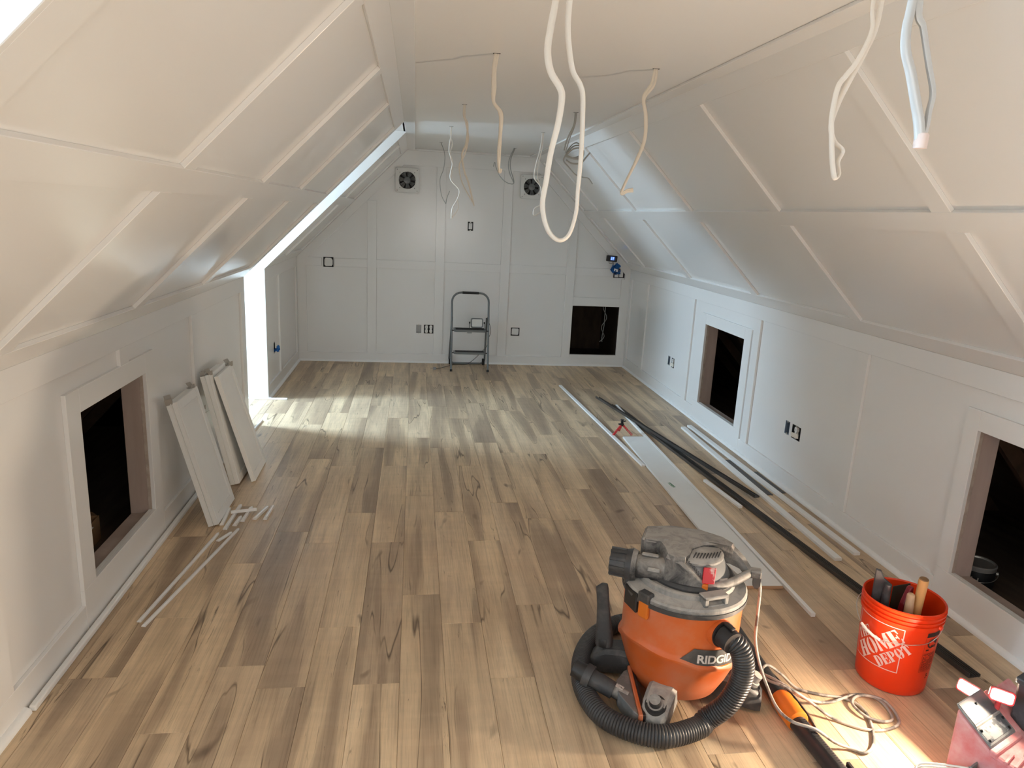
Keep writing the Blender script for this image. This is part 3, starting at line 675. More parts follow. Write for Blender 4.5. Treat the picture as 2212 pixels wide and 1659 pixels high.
MB().cyl(pd*0.205+Vector((0, 0, 0.368)), pd*0.238+Vector((0, 0, 0.370)), 0.054, 0.050, 28).build('hose_port', ORANGE, vac, smooth=40)
cf = MB(); c0 = pd*0.232+Vector((0, 0, 0.372)); cf.cyl(c0, c0+pd*0.010, 0.048, 0.048, 28); cf.cyl(c0+pd*0.010, c0+pd*0.055+Vector((0.004, 0, -0.006)), 0.042, 0.040, 28)
cuff = cf.build('hose_cuff', BLACKP, vac, smooth=40)
MB().obox(c0+Vector((0.0, -0.012, 0.040)), pd*0.045, Vector((0.015, 0.015, 0)), Vector((0, 0, 0.010))).build('cuff_clip', BLACKP, cuff, bevel=0.003)

# crevice tool standing in the vacuum's foot
cv = thing('crevice_tool', 'black flat crevice nozzle standing upright in the shop vacuum foot', 'nozzle', (0.782, 2.462, 0.128), rot=(0, R(-3), R(-30)))
rg = []
for z, w, d, dx, ww in ((0.0, 0.034, 0.028, 0, 0), (0.04, 0.034, 0.026, 0, 0), (0.10, 0.029, 0.014, -0.004, 0), (0.17, 0.025, 0.010, -0.008, 0), (0.245, 0.025, 0.009, -0.014, 0), (0.262, 0.013, 0.009, -0.018, 0.012)):
    rg.append([Vector((x*w+dx+ww, y*d, z)) for x, y in rrect(2, 2, 0.7, 4)])
MB().loft(rg).build('nozzle_body', DKGREY, cv, smooth=50)
MB().lathe([(0.031, 0.0), (0.031, 0.03), (0.027, 0.035), (0.025, 0.0)], 24, cap=False).build('collar', BLACKP, cv, smooth=40)

# floor nozzle lying against the vacuum
fn = thing('floor_nozzle', 'grey floor nozzle with an orange strip lying inside the hose loop', 'nozzle', (0.80, 2.21, 0.0), 0.0)
e1, e2 = Vector((-0.168, 0.130, 0.112)), Vector((0.0, 0.015, 0.062)); dd = (e2-e1)
def seg(a, b_, r0, r1, nm, m): return MB().cyl(e1+dd*a, e1+dd*b_, r0, r1, 26).build(nm, m, fn, smooth=40)
tb = MB()
M_ = Matrix.Translation(e1) @ dd.to_track_quat('Z', 'Y').to_matrix().to_4x4()
tb.lathe([(0.026, 0.03), (0.028, 0.0), (0.033, 0.0), (0.035, 0.052), (0.028, 0.055), (0.02, 0.05)], 28, M_, cap=True)
tb.build('coupling', BLACKP, fn, smooth=40)
seg(0.22, 0.36, 0.044, 0.044, 'lock_ring', DKGREY)
seg(0.34, 0.80, 0.034, 0.032, 'neck', DKGREY)
seg(0.78, 1.06, 0.025, 0.026, 'swivel', DUSTY)
h0, h1 = Vector((0.058, 0.160, 0.0)), Vector((0.020, -0.105, 0.0)); hd = (h1-h0).normalized(); hn = Vector((-hd.y, hd.x, 0))
if hn.x > 0: hn = -hn
Z = Vector((0, 0, 1)); mid = (h0+h1)/2
rg = [[h0+Z*0.008, h1+Z*0.008, h1+Z*0.075, h0+Z*0.075], [h0+hn*0.020+hd*0.01+Z*0.008, h1+hn*0.020-hd*0.01+Z*0.008, h1+hn*0.020-hd*0.02+Z*0.080, h0+hn*0.020+hd*0.02+Z*0.080], [mid+hn*0.062-hd*0.035+Z*0.030, mid+hn*0.062+hd*0.035+Z*0.030, mid+hn*0.062+hd*0.035+Z*0.090, mid+hn*0.062-hd*0.035+Z*0.090]]
MB().loft(rg).build('nozzle_head', GREYP, fn, bevel=0.004, seg=2)
MB().obox(h0-hn*0.012+Z*0.004-hd*0.006, hn*0.014, hd*0.290, Z*0.084).build('orange_strip', ORANGE, fn, bevel=0.003)
MB().obox(h0-hn*0.024+Z*0.004, hn*0.012, hd*0.278, Z*0.078).build('brush', BLACKP, fn, bevel=0.002)
ml = MB(); ml.obox(e1+dd*0.80+Vector((-0.004, -0.004, 0.0265)), dd*0.18, Vector((0.014, 0.022, -0.004)), (0, 0, 0.001)); ml.build('sticker', mat('white_sticker', (0.7, 0.68, 0.66), 0.6, col2=(0.1, 0.1, 0.1), vscale=160, lo=0.57, hi=0.6), fn)

# extension wand on the floor
wd = thing('vacuum_wand', 'black vacuum wand with an orange collar lying on the floor under the cord', 'wand', (1.425, 2.15, 0.037), 0.0)
wp0, wp1 = Vector((0.012, 0.50, 0)), Vector((0.016, -0.55, 0))
MB().cyl((0.012, 0.50, 0), (-0.010, 0.05, 0), 0.034, 0.034, 24).build('upper_tube', BLACKP, wd, smooth=40)
MB().lathe([(0.030, 0), (0.040, 0.004), (0.042, 0.012), (0.041, 0.04), (0.043, 0.06), (0.041, 0.10), (0.042, 0.128), (0.040, 0.134), (0.030, 0.138)], 18, Matrix.Translation((-0.010, 0.055, 0.003)) @ Matrix.Rotation(R(90), 4, 'X')).build('collar', ORANGE2, wd, smooth=30)
MB().cyl((-0.011, -0.05, -0.003), (0.020, -0.62, -0.003), 0.032, 0.034, 24).build('lower_tube', BLACKP, wd, smooth=40)
rb = MB()
for i in range(44):
    y = -0.10-i*0.0105; x = -0.009+0.031*(-(y+0.05)/0.57)
    rb.obox((x-0.009, y, 0.0285), (0.018, 0, 0), (0, 0.004, 0), (0, 0, 0.0012))
rb.build('grip_ribs', BLACKP, wd, kind='stuff')
MB().box(0.036, 0.050, -0.36, -0.30, -0.005, 0.025).build('release_tab', BLACKP, wd, bevel=0.003).rotation_euler = (0, 0, 0)
bc = MB().tube(spline([(1.475, 2.70, 0.005), (1.478, 2.60, 0.005), (1.480, 2.45, 0.005), (1.500, 2.30, 0.005), (1.502, 2.165, 0.005), (1.492, 2.08, 0.005)], 6), 0.0045, None, 7, side=(1, 0, 0)).build('black_cable', BLACKP, smooth=60)
tag(bc, 'thin plain black cable lying on the floor beside the orange-collared wand', 'cable')

# ------------------------------------------------------------------ orange bucket and what is in it
BC = Vector((1.982, 2.352, 0))
bk = thing('bucket', 'bright orange plastic bucket of tools with white lettering on the floor', 'bucket', BC)
outp = [(0.0, 0.003), (0.126, 0.003), (0.130, 0.008), (0.1315, 0.03), (0.1450, 0.302), (0.151, 0.303), (0.1525, 0.318), (0.146, 0.320), (0.1465, 0.328), (0.1525, 0.329), (0.153, 0.335), (0.147, 0.337), (0.1475, 0.347), (0.1535, 0.348), (0.154, 0.354), (0.149, 0.356), (0.150, 0.366), (0.1525, 0.370), (0.1495, 0.373), (0.1445, 0.368), (0.1405, 0.30), (0.127, 0.012), (0.0, 0.010)]
MB().lathe(outp, 72, cap=False).build('bucket_shell', BUCKET, bk, smooth=35)
def rb_at(z): return 0.1315+(z-0.03)*0.051
BA = R(-160); BZ = 0.200
def wrap_flat(mb, a0, z0, rot, name, m, parent, off=0.0012, cuts=2):
    me = bpy.data.meshes.new(name); me.from_pydata([(x, y, 0) for x, y in mb[0]], [], mb[1])
    bm = bmesh.new(); bm.from_mesh(me); bmesh.ops.triangulate(bm, faces=bm.faces)
    for _ in range(cuts): bmesh.ops.subdivide_edges(bm, edges=[e for e in bm.edges if e.calc_length() > 0.008], cuts=1, use_grid_fill=True)
    bmesh.ops.triangulate(bm, faces=bm.faces)
    c_, s_ = math.cos(rot), math.sin(rot)
    for v in bm.verts:
        x, y = v.co.x*c_-v.co.y*s_, v.co.x*s_+v.co.y*c_
        z = z0+y; r_ = rb_at(z)+off; a = a0+x/0.140
        v.co = (r_*math.cos(a), r_*math.sin(a), z)
    bm.normal_update()
    for f in bm.faces:
        if f.normal.dot(f.calc_center_median()*Vector((1, 1, 0))) < 0: f.normal_flip()
    bm.to_mesh(me); bm.free(); me.materials.append(m); me.update()
    return put(name, me, parent)
class Flat:
    def __init__(s): s.v = []; s.f = []
    def poly(s, pts):
        k = len(s.v); s.v += pts; s.f.append(tuple(range(k, k+len(pts))))
    def rect(s, x0, x1, y0, y1): s.poly([(x0, y0), (x1, y0), (x1, y1), (x0, y1)])
def arcpts(cx_, cy_, rx, ry, a0, a1, n=8): return [(cx_+rx*math.cos(R(a0+(a1-a0)*i/n)), cy_+ry*math.sin(R(a0+(a1-a0)*i/n))) for i in range(n+1)]
GL = {  # stencil letters in a unit-high cell: (width, polygons)
 'H': (0.80, [[(0, 0), (.36, 0), (.36, .07), (.32, .07), (.32, .93), (.36, .93), (.36, 1), (0, 1), (0, .93), (.05, .93), (.05, .07), (0, .07)], [(.44, 0), (.80, 0), (.80, .07), (.75, .07), (.75, .93), (.80, .93), (.80, 1), (.44, 1), (.44, .93), (.48, .93), (.48, .07), (.44, .07)], [(.32, .45), (.48, .45), (.48, .55), (.32, .55)]]),
 'O': (0.78, [arcpts(.36, .5, .35, .52, 95, 265)+arcpts(.36, .5, .10, .42, 260, 100), arcpts(.42, .5, .35, .52, -85, 85)+arcpts(.42, .5, .10, .42, 80, -80)]),
 'M': (1.05, [[(0, 0), (.22, 0), (.22, .07), (.16, .07), (.16, .85), (.10, .93), (0, .93), (0, 1), (.33, 1), (.55, .42), (.55, .10), (.20, .88), (.06, .93), (.06, .07), (0, .07)], [(.36, 1), (.62, .30), (.60, .05), (.52, .05), (.22, .80)], [(.60, .42), (.80, 1), (1.05, 1), (1.05, .93), (1.0, .93), (1.0, .07), (1.05, .07), (1.05, 0), (.68, 0), (.68, .07), (.73, .07), (.73, .62), (.62, .28)]]),
 'E': (0.72, [[(0, 0), (.34, 0), (.34, 1), (0, 1), (0, .93), (.05, .93), (.05, .07), (0, .07)], [(.38, 0), (.70, 0), (.72, .34), (.66, .34), (.58, .10), (.38, .07)], [(.38, 1), (.69, 1), (.70, .68), (.64, .68), (.56, .90), (.38, .93)], [(.38, .45), (.50, .45), (.53, .34), (.58, .34), (.58, .68), (.53, .68), (.50, .56), (.38, .56)]]),
 'T': (0.74, [[(.19, 0), (.55, 0), (.55, .07), (.51, .07), (.51, 1), (.23, 1), (.23, .07), (.19, .07)], [(.20, 1), (.03, 1), (0, .66), (.06, .66), (.13, .90), (.20, .93)], [(.54, 1), (.71, 1), (.74, .66), (.68, .66), (.61, .90), (.54, .93)]]),
 'D': (0.76, [[(0, 0), (.33, 0), (.33, 1), (0, 1), (0, .93), (.05, .93), (.05, .07), (0, .07)], arcpts(.37, .5, .38, .5, -90, 90)+arcpts(.37, .5, .12, .42, 90, -90)]),
 'P': (0.74, [[(0, 0), (.37, 0), (.37, .07), (.33, .07), (.33, 1), (0, 1), (0, .93), (.05, .93), (.05, .07), (0, .07)], arcpts(.37, .71, .36, .29, -90, 90)+arcpts(.37, .71, .11, .21, 90, -90)]),
}
def word(fl_, s, x, y, h_, k, xs=1.0):
    for ch in s:
        w, ps = GL[ch]
        for p in ps: fl_.poly([(x+px*h_*xs, y+py*h_) for px, py in p])
        x += (w+k)*h_*xs
    return x
def wlen(s, h_, k, xs=1.0): return sum((GL[c][0]+k)*h_*xs for c in s)-k*h_*xs
fl_ = Flat(); hh = 0.062; w_ = wlen('HOME', hh, 0.05, 0.94)
word(fl_, 'HOME', -w_/2, -0.028, hh, 0.05, 0.94)
word(fl_, 'THE', -w_/2+0.018, 0.041, 0.040, 0.05, 0.90)
word(fl_, 'DEPOT', w_/2-wlen('DEPOT', 0.044, 0.05, 0.86)-0.002, -0.080, 0.044, 0.05, 0.86)
logo = wrap_flat((fl_.v, fl_.f), BA+R(5), BZ-0.004, R(43), 'lettering', WHITEP, bk)
fr_ = Flat(); a_ = 0.098; t_ = 0.0035
for q in ((-a_, a_, -a_, -a_+t_), (-a_, a_, a_-t_, a_), (-a_, -a_+t_, -a_, a_), (a_-t_, a_, -a_, a_)):
    m_ = 10
    for i in range(m_):
        if q[1]-q[0] > 0.05: fr_.rect(q[0]+(q[1]-q[0])*i/m_, q[0]+(q[1]-q[0])*(i+1)/m_, q[2], q[3])
        else: fr_.rect(q[0], q[1], q[2]+(q[3]-q[2])*i/m_, q[2]+(q[3]-q[2])*(i+1)/m_)
wrap_flat((fr_.v, fr_.f), BA, BZ, 0, 'logo_border', WHITEP, bk, cuts=1)
wf = Flat(); wr_ = random.Random(3)
wf.rect(-0.034, 0.034, 0.068, 0.088)
wf.poly(arcpts(-0.004, 0.038, 0.020, 0.020, 100, 330)+arcpts(-0.004, 0.038, 0.013, 0.013, 330, 100)); wf.poly([(-0.012, 0.055), (0.010, 0.062), (0.028, 0.050), (0.024, 0.034), (0.012, 0.040), (0.004, 0.048)]); wf.rect(-0.006, 0.014, 0.020, 0.030); wf.rect(-0.026, -0.012, 0.008, 0.014); wf.rect(0.016, 0.024, 0.018, 0.032)
for j in range(17):
    x = -0.032
    while x < 0.028:
        l_ = wr_.uniform(0.003, 0.009); y = -0.004-j*0.0048
        if wr_.random() < 0.9: wf.rect(x, min(x+l_, 0.032), y-0.0022, y)
        x += l_+0.0018
for q in ((-0.036, 0.036, -0.0885, -0.0875), (-0.036, -0.0352, -0.0885, 0.066), (0.0352, 0.036, -0.0885, 0.066)): wf.rect(*q)
for q in ((0.010, 0.022, -0.108, -0.104), (0.014, 0.024, -0.118, -0.112), (0.008, 0.018, -0.124, -0.121)): wf.rect(*q)
wrap_flat((wf.v, wf.f), R(-72), 0.205, 0, 'warning_print', BLACKI, bk, cuts=1)
def rpt(a, r_, z): return Vector((r_*math.cos(R(a)), r_*math.sin(R(a)), z))
for a in (-66, 114): MB().lathe([(0.010, 0), (0.009, 0.010), (0.0, 0.011)], 14, Matrix.Translation(rpt(a, 0.150, 0.312)) @ rpt(a, 1, 0).to_track_quat('Z', 'Y').to_matrix().to_4x4()).build('bail_ear', BUCKET, bk, smooth=40)
bail = spline([rpt(a, r_, z) for a, r_, z in ((-66, 0.158, 0.312), (-68, 0.160, 0.300), (-76, 0.158, 0.276), (-90, 0.157, 0.257), (-110, 0.156, 0.246), (-128, 0.156, 0.240), (-146, 0.157, 0.230), (-165, 0.158, 0.236), (-183, 0.162, 0.252), (-200, 0.164, 0.276), (-218, 0.164, 0.298), (-236, 0.162, 0.310), (-246, 0.158, 0.312))], 8)
MB().tube(bail, 0.0018, None, 6).build('bail_wire', STEEL, bk, smooth=60)
MB().tube([rpt(a, r_, z) for a, r_, z in ((-150, 0.162, 0.2300), (-160, 0.162, 0.234), (-171, 0.163, 0.2405), (-182, 0.164, 0.2515))], 0.0060, None, 12).build('bail_grip', TRIMW, bk, smooth=50)

hm = thing('hammer', 'hammer with a varnished wooden handle sticking furthest out of the bucket', 'hammer', BC+Vector((0.045, -0.010, 0.012)), rot=(R(6), R(-3), 0))
MB().lathe([(0.008, 0.03), (0.012, 0.10), (0.0165, 0.22), (0.0175, 0.36), (0.0185, 0.455), (0.0175, 0.468)], 18).build('handle', WOODH, hm, smooth=60)
MB().lathe([(0.0170, 0.468), (0.0155, 0.4715)], 18).build('handle_end', WOODE, hm)
MB().cyl((-0.05, 0, 0.022), (0.05, 0, 0.022), 0.016, None, 16).build('head', GALV, hm, smooth=40)
ch = thing('wood_chisel', 'tool with a bare pale wooden handle leaning beside the taller hammer in the bucket', 'chisel', BC+Vector((0.012, -0.03, 0.012)), rot=(R(3), R(-4), 0))
MB().lathe([(0.010, 0.24), (0.017, 0.27), (0.0165, 0.34), (0.0145, 0.395), (0.011, 0.40)], 16).build('handle', WOODL, ch, smooth=60)
MB().box(-0.010, 0.010, -0.002, 0.002, 0.0, 0.25).build('blade', GALV, ch)
rd = thing('utility_saw', 'maroon handled saw tucked beside the bare wooden handle in the bucket', 'saw', BC+Vector((-0.030, 0.000, 0.012)), rot=(R(2), R(6), R(20)))
MB().prism([(-0.020, 0.24), (0.022, 0.24), (0.026, 0.36), (0.016, 0.405), (-0.002, 0.40), (-0.020, 0.33)], (0, -0.011, 0), (1, 0, 0), (0, 0, 1), (0, 0.022, 0)).build('handle', mat('maroon_plastic', (0.20, 0.006, 0.012), 0.4), rd, bevel=0.005, seg=2)
MB().box(-0.014, 0.014, -0.001, 0.001, 0.0, 0.25).build('blade', GALV, rd)
tw = thing('taping_knife', 'dark green flat plate tool standing at the back inside the bucket', 'trowel', BC+Vector((0.020, 0.045, 0.012)), rot=(R(-2), R(2), R(15)))
MB().box(-0.050, 0.050, -0.002, 0.002, 0.18, 0.375).build('plate', mat('dark_green_plastic', (0.018, 0.030, 0.020), 0.5), tw, bevel=0.001)
MB().box(-0.012, 0.012, -0.009, 0.009, 0.0, 0.20).build('handle', BLACKP, tw, bevel=0.004)
pk = thing('pry_scraper', 'black notched scraper leaning on the bucket rim beside the others', 'scraper', BC+Vector((-0.082, 0.030, 0.012)), rot=(0, R(-1), R(-35)))
MB().prism([(-0.028, 0.26), (0.032, 0.22), (0.036, 0.405), (0.008, 0.425), (-0.006, 0.455), (-0.026, 0.458)], (0, -0.008, 0), (1, 0, 0), (0, 0, 1), (0, 0.016, 0)).build('blade', DKGREY, pk, bevel=0.003)
MB().box(-0.014, 0.014, -0.010, 0.010, 0.0, 0.27).build('handle', BLACKP, pk, bevel=0.004)
MB().cyl((0.022, -0.016, 0.24), (0.024, -0.016, 0.41), 0.016, 0.015, 14).build('ferrule', DKGREY, pk, smooth=40)

# ------------------------------------------------------------------ boards and strips on the floor
def strip(name, label, cat, p0, p1, w, h_, m, z=0.0, group=None, z1=None, prof=None, bev=0.0015):
    """a length of board; origin at its near end"""
    a, b_ = Vector((p0[0], p0[1], z)), Vector((p1[0], p1[1], z if z1 is None else z1)); d = b_-a
    t = Vector((-d.y, d.x, 0)).normalized()
    mb = MB()
    if prof: mb.prism([(x*w-w/2, y*h_) for x, y in prof], (0, 0, 0), t, (0, 0, 1), d)
    else: mb.obox(-t*w/2, d, t*w, (0, 0, h_))
    o = mb.build(name, m, bevel=bev); o.location = a
    return tag(o, label, cat, group)
QP = [(0, 0), (1, 0), (1, 0.3), (0.75, 0.75), (0.3, 1), (0, 1)]
strip('trim_strip', 'long white trim strip lying nearest the middle of the floor, touching the wide board', 'trim', (1.728, 4.864), (1.598, 7.397), 0.030, 0.014, TRIMW)
bd_ = thing('white_board', 'wide white shelf board with a small green sticker lying behind the vacuum', 'board', (1.83, 4.3, 0))
bp_ = [(1.767, 5.552), (1.971, 5.555), (1.889, 3.067), (1.697, 3.076)]
MB().prism([(x-1.83, y-4.3) for x, y in bp_], (0, 0, 0.002), (1, 0, 0), (0, 1, 0), (0, 0, 0.016)).build('board_face', PRIMED, bd_, bevel=0.0015)
MB().prism([(1.697-1.83, 3.0755-4.3), (1.889-1.83, 3.0665-4.3), (1.889-1.83, 3.063-4.3), (1.697-1.83, 3.072-4.3)], (0, 0, 0.002), (1, 0, 0), (0, 1, 0), (0, 0, 0.0155)).build('cut_end', RAWMDF, bd_)
MB().obox((1.790-1.83, 4.40-4.3, 0.0185), (0.022, 0.008, 0), (-0.010, 0.085, 0), (0, 0, 0.0005)).build('sticker', TAPEW, bd_)
strip('trim_strip', 'longest white trim strip, running along the right edge of the wide white board', 'trim', (1.905, 2.804), (2.000, 6.577), 0.022, 0.020, TRIMW)
def edging(name, label, p0, p1, w, z, ridged):
    a, b_ = Vector((p0[0], p0[1], z)), Vector((p1[0], p1[1], z)); d = b_-a; t = Vector((-d.y, d.x, 0)).normalized()
    o = thing(name, label, 'edging', a)
    MB().prism([(-w/2, 0), (w/2, 0), (w/2, 0.022), (w/2-0.004, 0.022), (w/2-0.004, 0.005), (-w/2+0.004, 0.005), (-w/2+0.004, 0.012), (-w/2, 0.012)], (0, 0, 0), t, (0, 0, 1), d).build('channel', BRONZE, o, bevel=0.0008)
    if ridged:
        m = MB()
        for k in range(3): m.obox(-t*(w/2-0.009-k*0.012), d, t*0.004, (0, 0, 0.012))
        m.build('ridges', BRONZE, o)
        m = MB(); e = d.normalized()
        for k in range(260): m.obox(t*(w/2-0.016)+e*(0.10+k*0.008), e*0.0045, t*0.009, (0, 0, 0.0065))
        m.build('perforations', mat('worn_edging', (0.17, 0.165, 0.16), 0.5), o, kind='stuff')
    return o
edging('metal_edging', 'long dark ridged metal edging strip running to the floor behind the orange bucket', (2.350, 2.32), (1.989, 6.594), 0.060, 0.001, True)
edging('metal_edging', 'shorter dark smooth metal edging crossing over the long ridged strip', (2.300, 4.193), (1.863, 6.802), 0.042, 0.026, False)
strip('trim_offcut', 'short white trim offcut beside the dark metal edging', 'offcut', (2.136, 4.08), (2.086, 4.558), 0.026, 0.018, TRIMW)
strip('trim_board', 'narrow white trim board lying between the dark edging and its wider twin', 'trim', (2.370, 3.347), (2.415, 5.85), 0.044, 0.018, TRIMW)
strip('trim_board', 'narrow white trim board lying closest to the right knee wall', 'trim', (2.522, 3.407), (2.492, 5.905), 0.040, 0.018, TRIMW)
strip('plank_offcut', 'dark thin floor plank scrap lying between the two long white trim boards', 'offcut', (2.450, 4.295), (2.455, 5.011), 0.050, 0.004, BRONZE)
strip('plank_offcut', 'dark thin floor plank scrap lying tight against the right wall moulding', 'offcut', (2.566, 4.327), (2.562, 4.744), 0.036, 0.004, BRONZE)

# mitred strips and offcuts by the left wall
strip('moulding_strip', 'long mitred white moulding strip on the floor, the one nearer the left wall', 'moulding', (-1.156, 2.925), (-1.052, 3.79), 0.020, 0.013, TRIMW, prof=QP)
strip('moulding_strip', 'long mitred white moulding strip on the floor, the one farther from the left wall', 'moulding', (-1.125, 2.889), (-0.957, 3.843), 0.020, 0.013, TRIMW, prof=QP)
strip('moulding_strip', 'medium white moulding piece lying between the ends of the two long strips', 'moulding', (-1.030, 3.70), (-0.985, 3.80), 0.022, 0.013, TRIMW, prof=QP)
GO = 'white moulding offcuts by the leaning door'
OFF = [((-1.060, 3.905), (-1.072, 4.12), 'white moulding offcut leaning against the foot of the nearer door', 0.0), ((-1.028, 3.845), (-1.020, 4.17), 'longest white offcut in the pile, pointing away beside the nearer door', 0.0),
       ((-1.040, 4.035), (-0.902, 4.073), 'white offcut lying crosswise on top of the offcut pile', 0.0185), ((-0.987, 3.891), (-0.981, 4.00), 'small white offcut under the near side of the crosswise offcut', 0.0),
       ((-0.957, 3.951), (-0.950, 4.135), 'white offcut under the far end of the crosswise offcut', 0.0), ((-0.897, 3.976), (-0.859, 4.141), 'white offcut lying alone, second from the open floor', 0.0), ((-0.837, 3.973), (-0.829, 4.154), 'white offcut lying nearest the open floor', 0.0)]
for a, b_, lb, z in OFF: strip('moulding_offcut', lb, 'offcut', a, b_, 0.024, 0.018, TRIMW, z=z, group=GO, prof=QP)
strip('moulding_offcut', 'white moulding offcut on the floor by the dormer corner of the left wall', 'offcut', (-1.270, 5.42), (-1.258, 5.98), 0.026, 0.016, TRIMW, prof=QP)

# small tripod
tp = thing('mini_tripod', 'small tripod with red legs and a black head beside the white board', 'tripod', (1.785, 5.66, 0))
for i, (x, y) in enumerate(((-0.088, -0.060), (0.080, -0.050), (0.005, 0.085))):
    a, b_ = Vector((x, y, 0.011)), Vector((x*0.12, y*0.12, 0.085)); lg = MB()
    for k in range(6):
        p, q = a.lerp(b_, k/6), a.lerp(b_, (k+0.82)/6); lg.cyl(p, q, 0.0105, 0.0095, 12); lg.cyl(q, a.lerp(b_, (k+1)/6), 0.006, 0.006, 8)
    lg.build('leg', REDTOOL, tp, smooth=40)
hd_ = MB(); hd_.lathe([(0.014, 0.078), (0.018, 0.086), (0.016, 0.100), (0.009, 0.104), (0.012, 0.110), (0.013, 0.118), (0.006, 0.124), (0.016, 0.128), (0.016, 0.134)], 18); hd_.cyl((0.01, 0, 0.115), (0.034, 0.004, 0.121), 0.005, None, 10); hd_.cyl((-0.006, -0.01, 0.092), (-0.034, -0.012, 0.098), 0.007, None, 10)
hd_.build('head', BLACKP, tp, smooth=40)

# ------------------------------------------------------------------ bifold doors leaning on the left wall
def door_panel(mb_name, parent, x0, y0, w, h_, t=0.028, lbl=None):
    o = MB(); fw = 0.05; d = 0.006
    # slab with a sunk field on the front face
    o.box(x0, x0+t-d, y0, y0+w, 0, h_)
    s = o.build(mb_name, PRIMED, parent, bevel=0.001)
    for a in ((y0, y0+fw, 0, h_), (y0+w-fw, y0+w, 0, h_), (y0+fw, y0+w-fw, 0, fw), (y0+fw, y0+w-fw, h_-fw, h_)):
        MB().box(x0+t-d, x0+t, *a).build('stile', PRIMED, s, bevel=0.0015)
    return s
def bracket(parent, x, y, z, rz=0.0, tilt=0.0, k=1.0):
    mb = MB(); mb.box(-0.016*k, 0.016*k, -0.022*k, 0.022*k, 0, 0.002); mb.box(-0.016*k, 0.016*k, -0.022*k, -0.020*k, 0, 0.032*k)
    mb.obox((-0.016*k, 0.0, 0.014*k), (0.032*k, 0, 0), (0, 0.022*k, 0.020*k), (0, 0.0016, -0.0018)); mb.cyl((0, -0.016*k, 0.012*k), (0, 0.018*k, 0.012*k), 0.004*k, None, 8)
    o = mb.build('bracket', ZINC, parent); o.location = (x, y, z); o.rotation_euler = (tilt, 0, rz); return o
da = thing('bifold_door', 'small white folded bifold door with metal brackets leaning by the left access hatch', 'door', (-1.126, 3.885, 0.0), rot=(0, R(-14.5), 0))
door_panel('panel', da, 0.0, 0.0, 0.375, 0.735); door_panel('panel', da, 0.0295, 0.004, 0.372, 0.735)
bracket(da, 0.012, 0.022, 0.735, 0.3, 0.3, 1.1); bracket(da, 0.030, 0.345, 0.735, 0.9, 0.3, 0.9); bracket(da, 0.040, 0.385, 0.58, 1.2, 1.2, 0.9)
db = thing('bifold_door', 'white folded bifold door standing behind the single leaning panel', 'door', (-1.158, 4.515, 0.0), rot=(0, R(-12.0), 0))
door_panel('panel', db, 0.0, 0.0, 0.375, 0.735); door_panel('panel', db, 0.0295, 0.004, 0.372, 0.735)
bracket(db, 0.014, 0.03, 0.735, 0, 0.0, 0.8); bracket(db, 0.045, 0.04, 0.735, 0.8, 0.3, 0.9)
dc = thing('door_panel', 'single white door panel leaning outermost over the folded door', 'door', (-1.040, 4.575, 0.0), rot=(0, R(-16.0), R(1)))
door_panel('panel', dc, 0.0, 0.0, 0.375, 0.735); bracket(dc, 0.010, 0.345, 0.735, 0.9, 0.4, 1.1)

# ------------------------------------------------------------------ folding step stool with a floodlight
ld = thing('step_ladder', 'grey two-step folding ladder with a black grip standing by the back wall', 'ladder', (0.65, 8.22, 0))
def leg_path(xa, xb, ya, yb, zt, r_, up_=True):
    n_ = 6; out = []
    for s, x in ((1, xa), (-1, xb)):
        for i in range(n_+1):
            a = R(90*i/n_)
            p = (x+(r_-r_*math.cos(a))*(1 if s == 1 else -1), r_*math.sin(a))
            out.append((s, p))
    A = [Vector((p[0], yb, zt-r_+p[1])) for s, p in out if s == 1]; B = [Vector((p[0], yb, zt-r_+p[1])) for s, p in out if s == -1][::-1]
    return [Vector((xa, ya, 0))]+[Vector((xa, ya+(yb-ya)*k/4, (zt-r_)*k/4)) for k in range(1, 4)]+A+B+[Vector((xb, ya+(yb-ya)*k/4, (zt-r_)*k/4)) for k in range(3, 0, -1)]+[Vector((xb, ya, 0))]
MB().tube(leg_path(-0.212, 0.214, -0.185, 0.0, 0.893, 0.105), 0.0115, None, 12, side=(0, 1, 0)).build('front_frame', LADDER, ld, smooth=60)
rf = [Vector((-0.205, 0.02, 0.60))]+[Vector((-0.205-0.012*k/4, 0.02+0.19*k/4, 0.60-0.53*k/4)) for k in range(1, 5)]+[Vector((-0.205, 0.222, 0.03)), Vector((-0.16, 0.226, 0.014)), Vector((0.16, 0.226, 0.014)), Vector((0.198, 0.222, 0.03))]+[Vector((0.212-0.012*k/4, 0.21-0.19*k/4, 0.07+0.53*k/4)) for k in range(0, 5)]
MB().tube(rf, 0.0110, None, 12, side=(0, 1, 0)).build('rear_frame', LADDER, ld, smooth=60)
MB().tube([Vector((-0.095, 0.0, 0.893)), Vector((0.095, 0.0, 0.893))], 0.0145, None, 14).build('grip', RUBBER, ld, smooth=60)
for z, y0, y1 in ((0.478, -0.098, 0.060), (0.225, -0.145, -0.045)):
    stp = MB().prism([(a, b_*(y1-y0)) for a, b_ in ((-0.185, 0.0), (-0.165, -0.09), (0.165, -0.09), (0.185, 0.0), (0.185, 1), (-0.185, 1))], (0, y0, z-0.028), (1, 0, 0), (0, 1, 0), (0, 0, 0.026)).build('step', LADDER, ld, bevel=0.004, seg=2)
    tr = MB()
    for k in range(6): tr.box(-0.165, 0.165, y0+(y1-y0)*(k+0.3)/6.3, y0+(y1-y0)*(k+0.75)/6.3, z-0.003, z)
    tr.build('tread', RUBBER, stp)
    for x in (-0.196, 0.196): MB().cyl((x-0.018, y0+0.012, z-0.014), (x+0.018, y0+0.012, z-0.014), 0.007, None, 10).build('pivot', BLACKP, stp)
